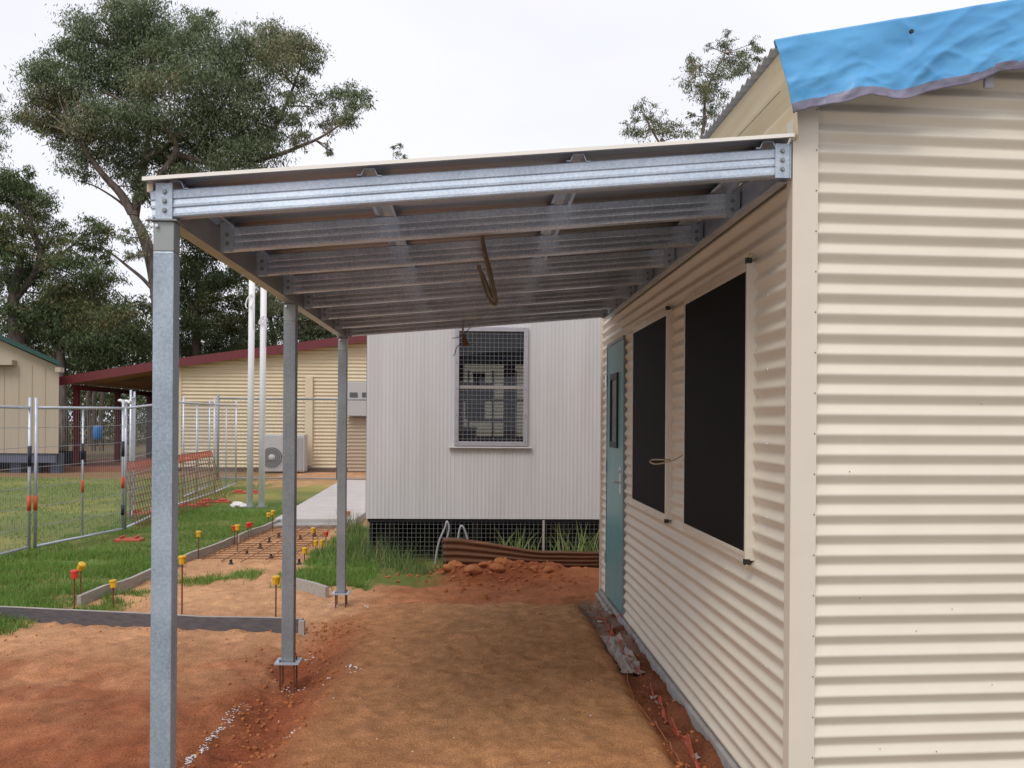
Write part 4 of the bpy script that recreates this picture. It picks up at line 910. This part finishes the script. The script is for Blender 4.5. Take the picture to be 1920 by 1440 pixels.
mb = MB(); x = AY(1019, 1000, CY).x; mb.tube([(x, CY-.03, -.1), (x, CY-.03, cz-.01)], .014, 6); tag(mb.build('wire_post', TIMBER, loc=(x, CY-.03, 0)), 'thin brown post holding the wire skirt under the white cabin', 'post')
# space under the cabin kept dark by the added black panels
# two bent metal chair frames
for l, lb in (([(815, 1062), (822, 1020), (834, 990), (838, 978), (842, 990), (838, 1012)], 'bent pale metal chair leg standing left behind the rusty iron sheet'), ([(858, 1014), (862, 992), (866, 986), (872, 996), (877, 1014)], 'inverted V of pale metal tube behind the left end of the rusty iron')):
    mb = MB(); mb.tube(spline(pxs(l, 10.8)), .012, 8); tag(mb.build('bent_tube', ALU, loc=tuple(AY(*l[0], 10.8)), smooth=True), lb, 'metal tube')
# rusty corrugated iron sheet on edge
mb = MB(); Yi = 10.45; n = 60; kk = 44; P = []
for i in range(n+1):
    t = i/n; x = AY(831, 1040, Yi).x*(1-t)+1.9*t; ztop = (.345-.13*sstep(.02, .55, np.array(t))-.03*t); ztop = float(ztop)+.002*math.sin(t*25)
    for j in range(kk+1):
        s = j/kk; z = -.04+(ztop+.04)*s; P.append((x, Yi-.06*s+.06*t+.010*math.sin(2*PI*s*5.2)+.006*math.sin(t*9), z))
mb.grid(P, n+1, kk+1); tag(mb.build('corrugated_iron_sheet', IRON, loc=(.7, Yi, 0), smooth=True, solid=.002), 'old rusty corrugated iron sheet standing on edge behind the dirt heap', 'iron sheet')
# leafy weeds behind the iron
def strap_plant(label, px, py, Y, n, spread, h, group):
    c = AY(px, py, Y); r = random.Random(int(px)); V = []; Fc = []; cols = []
    for i in range(n):
        b = Vector((c.x+r.gauss(0, spread), Y+r.gauss(0, .05), 0)); a = r.uniform(-1, 1); l = h*r.uniform(.55, 1.2); side = Vector((1, r.uniform(-.6, .6), 0)).normalized(); w_ = r.uniform(.006, .011); s0 = len(V); K = 6
        col = Vector((.10, .17, .04)).lerp(Vector((.30, .34, .13)), r.random())
        for k in range(K):
            t = k/(K-1); p = b+Vector((a*l*.5*t**1.8, .06*t, l*(t-.18*abs(a)*t*t))); ww = w_*(1-t)**.7+.0006
            V += [p-side*ww, p+side*ww]; cols += [tuple(col)]*2
        Fc += [(s0+2*k, s0+2*k+1, s0+2*k+3, s0+2*k+2) for k in range(K-1)]
    o = np_mesh('strap_weed', np.array([tuple(v) for v in V], dtype=np.float32), np.array(Fc), 4, GRASSM, loc=(c.x, Y, 0), colr=np.array(cols, np.float32)); tag(o, label, 'weed', group)
strap_plant('strappy pale green weed left of the thin brown post under the cabin', 968, 1020, 10.75, 34, .13, .42, 'strappy weeds behind the iron sheet')
strap_plant('strappy pale green weed between the thin brown post and the cream wall', 1085, 1020, 10.75, 44, .17, .46, 'strappy weeds behind the iron sheet')
# small shrub by the cabin corner
mb = MB(); g0 = AG(668, 985)

# ------------------------------------------------------------------ maroon trimmed house
HY = 30.6
HS = thing('maroon_trimmed_house', 'cream corrugated house with maroon fascia and an open verandah, beyond the fence', 'house', (-4, HY, 0))
hx0 = AY(336, 800, HY).x; hx1 = 7.5; pA = AY(120, 708, HY); pB = AY(336, 674, HY); sl = (pB.z-pA.z)/(pB.x-pA.x); vx = pA.x
sl2 = (AY(640, 634, HY).z-pB.z)/(AY(640, 634, HY).x-pB.x)
rx = 1.0; rz = pB.z+(rx-pB.x)*sl2
mb = MB(); pitch = .115; nz_ = int(rz/pitch*6)+1
for i in range(nz_):
    z0 = .12+i*pitch/6; z1 = z0+pitch/6
    def xl(z): return hx0 if z < pB.z else hx0+(z-pB.z)/sl2
    if z1 > rz-.2: break
    a0 = .016*math.sin(2*PI*i/6); a1 = .016*math.sin(2*PI*(i+1)/6)
    mb.add([(xl(z0), HY-a0, z0), (hx1, HY-a0, z0), (hx1, HY-a1, z1), (xl(z1), HY-a1, z1)], [(0, 1, 2, 3)])
mb.build('gable_wall', HCREAM, HS, smooth=True)
mb = MB(); mb.box((hx0-.04, HY-.03, .1), (hx0+.07, HY+.02, pB.z-.1)); mb.build('wall_corner_trim', HCREAM, HS); mb = MB(); x = AY(579, 800, HY-.06).x; mb.box((x-.12, HY-.10, .2), (x+.12, HY-.02, AY(579, 706, HY).z)); mb.build('wall_cover_strip', HCREAM, HS)
mb = MB(); mb.box((hx0-.02, HY-.04, -.1), (hx1, HY+.1, .119)); mb.build('plinth', mat('brown_plinth', (.12, .07, .05), .9), HS)
mb = MB(); mb.box((hx0, HY+.05, -.1), (hx0+.05, HY+10, pB.z-.1)); mb.build('side_wall', MAROON, HS)
mb = MB(); T = .26
P = [(vx, pA.z), (pB.x, pB.z), (rx, rz), (rx+8, rz-2)]
for (xa, za), (xb, zb_) in zip(P[:-1], P[1:]):
    mb.add([(xa, HY-.35, za-T), (xb, HY-.35, zb_-T), (xb, HY-.35, zb_), (xa, HY-.35, za), (xa, HY-.31, za-T), (xb, HY-.31, zb_-T), (xb, HY-.31, zb_), (xa, HY-.31, za)], [(0, 1, 2, 3), (4, 7, 6, 5), (0, 4, 5, 1), (3, 2, 6, 7)])
mb.build('fascia', MAROON, HS)
mb = MB()
for (xa, za), (xb, zb_) in zip(P[:-1], P[1:]):
    mb.add([(xa, HY-.309, za), (xb, HY-.309, zb_), (xb, HY+10, zb_), (xa, HY+10, za)], [(0, 1, 2, 3)])
mb.build('roof', MAROON, HS, solid=.03)
mb = MB(); mb.add([(vx+.1, HY-.3, pA.z-.16), (pB.x, HY-.3, pB.z-.16), (pB.x, HY+10, pB.z-.16), (vx+.1, HY+10, pA.z-.16)], [(0, 1, 2, 3)]); mb.add([(pB.x, HY-.3, pB.z-.15), (rx, HY-.3, rz-.15), (rx, HY, rz-.15), (pB.x, HY, pB.z-.15)], [(0, 1, 2, 3)]); mb.build('verandah_ceiling', CEIL, HS, solid=.02)
pxx = vx+.35
mb = MB(); mb.bar((pxx, HY-.2, pA.z-.30), (pxx, HY+9.5, pA.z-.30), .1, .16); mb.build('verandah_beam', MAROON, HS)
for y in (HY+.1, HY+3.6, HY+6.9, HY+9.4):
    mb = MB(); mb.box((pxx-.08, y-.08, .1), (pxx+.08, y+.08, pA.z-.38)); mb.build('verandah_post', MAROON, HS)
mb = MB(); lx_ = AY(262, 706, HY+2.0); lz = pA.z+(lx_.x-pA.x)*sl-.25; mb.box((lx_.x-1.0, HY+1.9, lz-.06), (lx_.x+.9, HY+2.05, lz+.05)); mb.build('light_fitting', mat('fitting', (.16, .13, .07), .6), HS)
mb = MB(); mb.box((vx-1.2, HY-.6, -.2), (hx0+.0, HY+10, .14)); mb.build('verandah_floor', mat('terracotta_floor', (.30, .12, .075), .85, 0, (1.5, .3, .7), None, .3, (.24, .10, .07)), HS)
# air conditioner and meter cabinet by the house
a0 = AY(487, 887, HY-1.0); a1 = AY(571, 815, HY-1.0); x0, x1, z1 = a0.x, a1.x, a1.z; Y0 = HY-1.0
AC = thing('air_conditioner', 'large pale grey air conditioner unit with a round fan against the cream house wall', 'air conditioner', (x0, Y0, 0))
mb = MB(); mb.box((x0, Y0, .05), (x1, Y0+.6, z1)); mb.build('casing', ACM, AC, bevel=.03)
fx = AY(510, 858, Y0).x; fz = AY(510, 858, Y0).z; R = .31
mb = MB(); mb.tube([(fx, Y0-.004, fz), (fx, Y0-.02, fz)], R, 28); mb.build('fan_grille', ACD, AC)
mb = MB(); mb.tube([(fx, Y0-.021, fz), (fx, Y0-.05, fz)], .11, 16)
for k in range(5): rr = R*(k+1)/5.2+.03; mb.tube([(fx+math.cos(t)*rr, Y0-.03, fz+math.sin(t)*rr) for t in np.linspace(0, 2*PI, 25)], .008, 4)
mb.build('fan_hub', ACM, AC, smooth=True)
mb = MB(); mb.box((x1-.62, Y0-.03, .1), (x1-.56, Y0-.003, z1-.05)); mb.box((x1-.4, Y0-.02, .1), (x1-.05, Y0-.003, z1-.1)); mb.build('side_panel', WIRE, AC)
b0 = AY(650, 780, HY-.4); b1 = AY(705, 716, HY-.4)
MC = thing('vented_cabinet', 'grey vented cabinet fixed high on the cream house wall left of the white cabin', 'cabinet', tuple(b0))
mb = MB(); mb.box((b0.x, HY-.4, b0.z), (b1.x, HY-.03, b1.z)); mb.build('casing', ACM, MC, bevel=.02)
mb = MB()
for px in (663, 686): c = AY(px, 740, HY-.42); mb.box((c.x-.12, HY-.43, c.z-.07), (c.x+.12, HY-.401, c.z+.07))
mb.build('vent', ACD, MC)
d0 = AY(652, 884, HY-.1); d1 = AY(705, 784, HY-.1); mb = MB(); corr(mb, (d0.x, HY-.12, d0.z), (1, 0, 0), (0, 0, 1), (0, -1, 0), d1.x-d0.x, d1.z-d0.z, .115, .012); mb.build('roller_door', mat('tan_roller', (.36, .29, .20), .6), HS, smooth=True)

# ------------------------------------------------------------------ tan shed with green roof at the left
SY = 29.0
SH = thing('green_roofed_shed', 'tan walled building with a green roof edge at the far left, beyond the fence', 'building', (-14, SY, 0))
sr = AY(110, 760, SY).x; sz0 = AY(60, 850, SY).z; eav = AY(121, 686, SY); far_ = AY(0, 632, SY); slo = (far_.z-eav.z)/(far_.x-eav.x)
xl_ = sr-7
mb = MB(); zt = eav.z-.1+(sr-eav.x)*slo; mb.add([(xl_, SY, sz0), (sr, SY, sz0), (sr, SY, zt), (xl_, SY, zt+(xl_-sr)*slo), (xl_-2.9, SY+6, sz0), (sr-2.9, SY+6, sz0), (sr-2.9, SY+6, zt), (xl_-2.9, SY+6, zt+(xl_-sr)*slo)], [(0, 1, 2, 3), (1, 5, 6, 2), (4, 7, 6, 5)])
mb.build('wall', SHEDW, SH)
mb = MB()
for px in (8, 35, 60, 85): x = AY(px, 760, SY).x; mb.box((x-.008, SY-.012, sz0), (x+.008, SY-.001, eav.z))
mb.build('batten_joints', mat('joint', (.37, .31, .24), .8), SH)
mb = MB(); e = eav; f_ = Vector((eav.x-8, 0, eav.z-8*slo))
mb.add([(e.x, SY-.3, e.z-.02), (f_.x, SY-.3, f_.z-.02), (f_.x, SY-.3, f_.z+.16), (e.x, SY-.3, e.z+.10), (e.x-2.8, SY+5.7, e.z+.10), (f_.x-2.8, SY+5.7, f_.z+.16)], [(0, 1, 2, 3), (3, 2, 5, 4)]); mb.build('roof', GREENR, SH, solid=.03)
mb = MB(); mb.add([(e.x, SY-.29, e.z-.02), (f_.x, SY-.29, f_.z-.02), (f_.x, SY, f_.z-.05), (e.x-.02, SY, e.z-.05)], [(0, 1, 2, 3)]); mb.box((sr, SY-.28, e.z-.2), (e.x, SY-.02, e.z-.06)); mb.build('soffit', SHEDW, SH)
mb = MB(); q0 = AY(0, 682, SY-.3); q1 = AY(22, 676, SY-.3); mb.box((q1.x-1.2, SY-.3, q0.z-.03), (q1.x, SY-.001, q1.z+.02)); mb.build('window_hood', SHEDW, SH)
mb = MB(); mb.box((xl_, SY+.05, sz0-.28), (sr-.1, SY+.1, sz0-.001)); mb.build('skirt', BLUEG, SH)
for px in (20, 55, 95):
    x = AY(px, 860, SY).x; mb = MB(); mb.box((x-.15, SY+.3, -.1), (x+.15, SY+.6, sz0)); mb.build('stump', BLUEG, SH)
mb = MB(); mb.box((xl_, SY+2.5, -.1), (sr-.2, SY+2.55, sz0)); mb.build('underfloor_blackout', DARKV, SH)  # near-black panel standing in for the unlit void under the shed
# blue barrel
YB2 = 50.0; c = AY(183, 824, YB2); BR = thing('blue_barrel', 'blue plastic barrel on a dark stand beyond the verandah posts', 'barrel', (c.x, YB2, 0))
mb = MB(); mb.tube([(c.x, YB2, c.z+.0), (c.x, YB2, c.z+.05), (c.x, YB2, c.z+.35), (c.x, YB2, c.z+.62), (c.x, YB2, c.z+.70), (c.x, YB2, c.z+.72)], [.2, .23, .24, .23, .2, .08], 18); mb.build('drum', BLUEP, BR, smooth=True)
mb = MB()
for dx in (-.2, .2):
    for dy in (-.2, .2): mb.bar((c.x+dx, YB2+dy, -.1), (c.x+dx, YB2+dy, c.z-.03), .06, .06)
mb.box((c.x-.26, YB2-.26, c.z-.029), (c.x+.26, YB2+.26, c.z-.001)); mb.build('stand', BARKD, BR)

# ------------------------------------------------------------------ trees
def leafcloud(cents, rads, per, Ls, cols, seed, droop=.6):
    r = np.random.default_rng(seed); C = []
    for c, R, n in zip(cents, rads, per):
        d = r.normal(0, 1, (n, 3)); rr = R*.62; sx = 1+.5*r.random(); p = np.array(c)+d*rr*np.array([sx, sx, .55+.3*r.random()]); C.append(p)
    p = np.concatenate(C); n = len(p)
    dr = r.normal(0, 1, (n, 3)); dr[:, 2] = -abs(dr[:, 2])-droop; dr /= np.linalg.norm(dr, axis=1)[:, None]
    sd_ = np.cross(dr, r.normal(0, 1, (n, 3))); sd_ /= np.linalg.norm(sd_, axis=1)[:, None]
    l = Ls*.82*(.6+.8*r.random(n))[:, None]; w_ = l*.13
    V = np.stack([p, p+dr*l*.45+sd_*w_, p+dr*l, p+dr*l*.45-sd_*w_], 1).reshape(-1, 3); Fc = np.arange(n*4).reshape(-1, 4)
    k = r.random(n)[:, None]*.55+.45*fbm(p[:, 0]*.7+p[:, 1]*.3, p[:, 2]*.8, seed)[:, None]
    c = cols[0]*(1-k)+cols[1]*k; br = (fbm(p[:, 0]*.5, p[:, 2]*.6, seed+9) > .58)[:, None]&(r.random(n) < .35)[:, None]; c = np.where(br, cols[2], c)
    return V.astype(np.float32), Fc, np.repeat(c, 4, 0).astype(np.float32)
GC = (np.array([.075, .105, .05]), np.array([.23, .29, .155]), np.array([.29, .25, .14]))
GD = (np.array([.035, .055, .02]), np.array([.13, .175, .065]), np.array([.20, .18, .08]))
def tree(label, Y, trunk, limbs, blobs, seed, leaves=1.0, Ls=.2, cols=GC, bark=BARK, r0=.35, sub=18, dens=85, flat=.55, group=None):
    r = random.Random(seed); base = AG(trunk[0][0], 792+1.6*F/Y); base = AY(trunk[0][0], base and 792+1.6*F/Y, Y); base.z = -.2
    T = thing('gum_tree', label, 'tree', (base.x, Y, 0), group); mb = MB(); K = F/Y
    def path(l, dd=0): return spline([AY(x, y, Y+dd*k/max(1, len(l)-1)) for k, (x, y) in enumerate(l)], 5)
    tp = [base]+path(trunk); n = len(tp); mb.tube(tp, [r0*(1-.65*k/(n-1)) for k in range(n)], 10)
    nodes = list(tp[n//3:])
    for (l, rr, dd) in limbs:
        q = path(l, dd); m_ = len(q); mb.tube(q, [rr*(1-.75*k/(m_-1)) for k in range(m_)], 7, False); nodes += q[m_//3:]
    cs = []; rs = []; ns = []
    for (x, y, rp) in blobs:
        R = rp/K; c = AY(x, y, Y+r.uniform(-1, 1)*R*.9+r.uniform(-.6, .6))
        nb = min(nodes, key=lambda p: (p-c).length+max(0, p.z-c.z)*.8)
        md = nb.lerp(c, .5)+Vector((r.uniform(-.2, .2)*R, r.uniform(-.2, .2)*R, -.12*R)); q = spline([nb, md, c+Vector((0, 0, -.2*R))], 4); m_ = len(q)
        mb.tube(q, [max(.012, r0*.11*(1-.75*k/(m_-1))) for k in range(m_)], 5, False)
        for k in range(int(sub*max(.5, min(2.2, (rp/40)**1.3)))):
            d = Vector((r.gauss(0, 1), r.gauss(0, 1)*flat*1.4, r.gauss(0, 1)*.9)).normalized()*R*(r.random()**.45)
            cc = c+d; sr_ = min(R*r.uniform(.2, .5), .95); cs.append(tuple(cc)); rs.append(sr_); ns.append(max(3, int(dens*1.65*leaves*(.5+r.random())*min(1.25, max(.05, (sr_/.33)**1.7)))))
            if k % 4 == 0: mb.tube([c+d*.15, c+d*.6+Vector((0, 0, -.06*R)), cc], [.022, .014, .006], 3, False)
    mb.build('trunk', bark, T, smooth=True)
    V, Fc, cl_ = leafcloud(cs, rs, ns, Ls, cols, seed); np_mesh('crown', V, Fc, 4, LEAFM, parent=T, colr=cl_); return T
tree('tallest gum tree, its broad rounded crown leaning over the left end of the canopy', 38, [(312, 640), (300, 560), (288, 500), (270, 445), (248, 400)],
     [([(248, 400), (225, 362), (195, 330), (165, 290), (140, 250)], .20, -1), ([(252, 405), (262, 350), (272, 300), (280, 240), (272, 180)], .20, 1), ([(262, 380), (300, 330), (330, 280), (312, 245), (270, 215), (220, 185), (190, 170)], .15, -2),
      ([(272, 300), (320, 270), (390, 240), (430, 170), (440, 130)], .13, 1.5), ([(330, 290), (430, 310), (520, 290), (560, 275), (600, 258), (650, 225)], .13, 0), ([(430, 310), (500, 260), (530, 210), (555, 150), (565, 120)], .11, 1),
      ([(248, 400), (220, 375), (180, 350), (150, 340)], .06, 0), ([(300, 560), (270, 525), (240, 500), (215, 480), (185, 460)], .09, -1)],
     [(85, 175, 48), (70, 215, 36), (105, 145, 42), (140, 110, 40), (165, 80, 38), (190, 50, 42), (230, 35, 44), (275, 25, 42), (300, 55, 42), (250, 80, 55), (200, 110, 55), (150, 160, 55), (115, 205, 44),
      (100, 245, 36), (140, 255, 42), (180, 215, 50), (220, 170, 58), (280, 130, 58), (330, 100, 46), (365, 60, 40), (380, 35, 26), (390, 95, 40), (430, 85, 40), (470, 75, 38), (510, 70, 38), (545, 75, 40), (580, 100, 30), (560, 130, 34),
      (520, 110, 42), (470, 125, 44), (420, 135, 46), (370, 150, 55), (320, 190, 60), (270, 220, 58), (225, 250, 50), (190, 290, 42), (150, 300, 36), (165, 330, 26), (330, 250, 58), (385, 215, 56), (440, 200, 50), (490, 185, 42),
      (420, 265, 52), (470, 250, 48), (510, 235, 36), (490, 290, 44), (440, 300, 44), (380, 295, 50), (300, 300, 50), (250, 320, 36), (540, 195, 28), (600, 195, 30), (640, 175, 32), (670, 195, 26), (690, 185, 18), (650, 215, 26), (610, 230, 26),
      (565, 240, 26), (555, 270, 20), (290, 360, 30), (255, 345, 26), (95, 110, 16), (60, 180, 18), (120, 90, 22), (275, 430, 24), (240, 440, 18), (250, 475, 20), (620, 283, 9), (612, 270, 7), (340, 340, 40), (560, 160, 26)],
     11, 1.1, .17, GC, BARK, .42, 18, 95)
tree('dark leafy gum tree at the left edge beside the tall one', 33, [(30, 700), (30, 620), (25, 560), (40, 480)],
     [([(30, 560), (60, 520), (75, 470), (60, 420), (50, 380)], .12, 0), ([(25, 560), (10, 500), (5, 430)], .12, 1), ([(60, 520), (110, 480), (150, 450)], .09, 0), ([(75, 470), (40, 400), (20, 360)], .07, -1)],
     [(10, 355, 34), (45, 340, 32), (75, 370, 28), (30, 385, 38), (80, 400, 24), (5, 420, 34), (60, 430, 26), (100, 440, 28), (120, 425, 18), (25, 460, 34), (75, 480, 34), (140, 470, 32), (180, 440, 30), (175, 415, 20), (195, 470, 24), (120, 510, 40), (50, 520, 38),
      (10, 540, 36), (180, 520, 34), (215, 540, 26), (150, 550, 40), (90, 570, 42), (35, 590, 38), (200, 590, 34), (55, 325, 14), (140, 600, 38), (235, 575, 22), (0, 480, 30)],
     21, 1.7, .15, GD, BARKD, .32, 18, 95)
tree('slim pale trunked gum tree rising between the shed and the verandah', 41, [(118, 800), (116, 700), (112, 640), (110, 590), (105, 540)],
     [([(112, 620), (125, 580), (150, 550)], .08, 0), ([(110, 590), (90, 560), (85, 530)], .08, 0), ([(124, 660), (150, 640), (180, 620), (205, 600)], .07, 0)],
     [(90, 560, 40), (130, 560, 42), (170, 580, 40), (60, 600, 38), (200, 620, 42), (160, 640, 44), (110, 620, 40), (230, 600, 36), (190, 670, 36), (235, 650, 38), (150, 690, 34), (265, 620, 30), (265, 660, 30), (70, 640, 36), (20, 620, 36), (125, 600, 40), (215, 690, 26), (280, 570, 22)],
     31, 1.0, .2, GD, BARK, .22, 18, 95)
tree('gum tree seen between the nearest steel post and the flagpoles', 44, [(372, 760), (368, 640), (372, 560), (370, 510)],
     [([(368, 600), (350, 540), (345, 490)], .10, 0), ([(372, 560), (410, 540), (450, 525), (480, 515)], .09, 0), ([(368, 640), (400, 620), (430, 600)], .08, 1)],
     [(350, 470, 34), (385, 455, 34), (420, 475, 32), (345, 520, 32), (390, 510, 34), (430, 530, 28), (360, 570, 36), (410, 585, 38), (450, 560, 26), (350, 620, 38), (400, 640, 36), (445, 625, 34), (480, 590, 26), (365, 430, 26), (400, 420, 20), (470, 500, 22), (340, 440, 22), (320, 540, 26), (315, 600, 30), (375, 540, 34), (400, 545, 34), (340, 650, 34), (380, 610, 40), (430, 660, 34), (470, 640, 32), (455, 600, 32), (475, 560, 28), (440, 500, 26), (370, 490, 30)],
     41, 1.0, .2, GD, BARKD, .26, 18, 90)
tree('feathery gum tree behind the flagpoles, above the maroon fascia', 50, [(520, 760), (515, 650), (505, 590), (500, 540)],
     [([(515, 650), (490, 600), (480, 560)], .1, 0), ([(505, 590), (550, 560), (590, 560)], .08, 0)],
     [(470, 540, 26), (500, 520, 26), (530, 550, 30), (480, 600, 34), (520, 600, 36), (560, 590, 32), (600, 600, 32), (640, 605, 28), (500, 640, 28), (545, 630, 32), (590, 630, 26), (620, 580, 26), (650, 580, 24), (580, 560, 24), (470, 640, 26), (610, 620, 30), (565, 610, 34), (530, 580, 32), (505, 575, 30), (545, 530, 26), (600, 575, 30), (490, 560, 26)],
     51, .9, .22, GC, BARK, .2, 18, 85)
tree('broad gum tree right of the feathery one, mostly behind the canopy', 54, [(660, 760), (655, 650), (650, 590), (650, 520)],
     [([(650, 590), (700, 520), (730, 450)], .1, 0)],
     [(600, 540, 30), (640, 530, 36), (690, 520, 40), (620, 570, 30), (660, 570, 30), (720, 480, 40), (700, 560, 30), (735, 320, 9), (745, 290, 8), (752, 272, 6), (742, 312, 10), (757, 290, 5), (738, 275, 4)],
     61, .8, .22, GC, BARK, .2, 16, 80)
tree('small crowned gum tree above the right half of the canopy roof', 36, [(1280, 760), (1270, 400), (1255, 300), (1240, 260)],
     [([(1270, 400), (1310, 280), (1320, 230), (1325, 170), (1360, 100)], .10, 0), ([(1255, 300), (1220, 240), (1205, 210)], .06, 0)],
     [(1200, 205, 22), (1185, 225, 16), (1225, 215, 24), (1215, 245, 26), (1245, 240, 24), (1270, 250, 22), (1190, 250, 18), (1292, 130, 20), (1305, 155, 26), (1330, 150, 26), (1320, 180, 26), (1345, 175, 24), (1310, 120, 20), (1295, 105, 10), (1362, 80, 18), (1375, 105, 24), (1400, 100, 18), (1415, 78, 12), (1385, 135, 24), (1355, 130, 26), (1365, 60, 8), (1340, 205, 22), (1325, 215, 16), (1400, 125, 18), (1420, 90, 12), (1330, 85, 10), (1310, 240, 16), (1425, 110, 12), (1295, 215, 8)],
     71, 2.0, .14, GC, BARK, .2, 14, 75)
tree('gum tree whose leaves just enter the picture at the upper left edge', 40, [(-60, 760), (-50, 500), (-45, 300)], [([(-45, 350), (-20, 260), (-8, 220)], .08, 0)],
     [(-12, 200, 22), (-8, 240, 20), (-15, 270, 18), (-30, 220, 40), (-40, 280, 40), (-8, 180, 12), (-35, 330, 34)], 81, 1.0, .17, GC, BARK, .25, 16, 80)
# far belt of woodland that reads as one mass
cs = []; rs = []; ns = []
r = random.Random(5)
for k in range(1500):
    x = r.uniform(-62, 26); y = r.uniform(62, 80); top = 4+11*float(fbm(x*.16, 0, 501)); z = top*r.random()**.8 if k < 800 else r.uniform(.2, 5.5); cs.append((x, y, z)); rs.append(r.uniform(.9, 1.9)); ns.append(130)
V, Fc, c_ = leafcloud(cs, rs, ns, .42, GD, 501); o = np_mesh('woodland', V, Fc, 4, LEAFM, colr=c_*.9); tag(o, 'dark distant belt of scrub and gum trees behind the buildings', 'woodland', kind='stuff')
mb = MB()
for k in range(60):
    x = r.uniform(-55, 15); y = r.uniform(56, 64); mb.tube([(x, y, -.2), (x+r.uniform(-.4, .4), y, 3), (x+r.uniform(-1, 1), y, 7)], [.16, .12, .07], 6)
tag(mb.build('woodland_trunks', BARKD), 'thin dark trunks of the distant scrub', 'woodland', kind='stuff')
SC.render.engine = 'CYCLES'
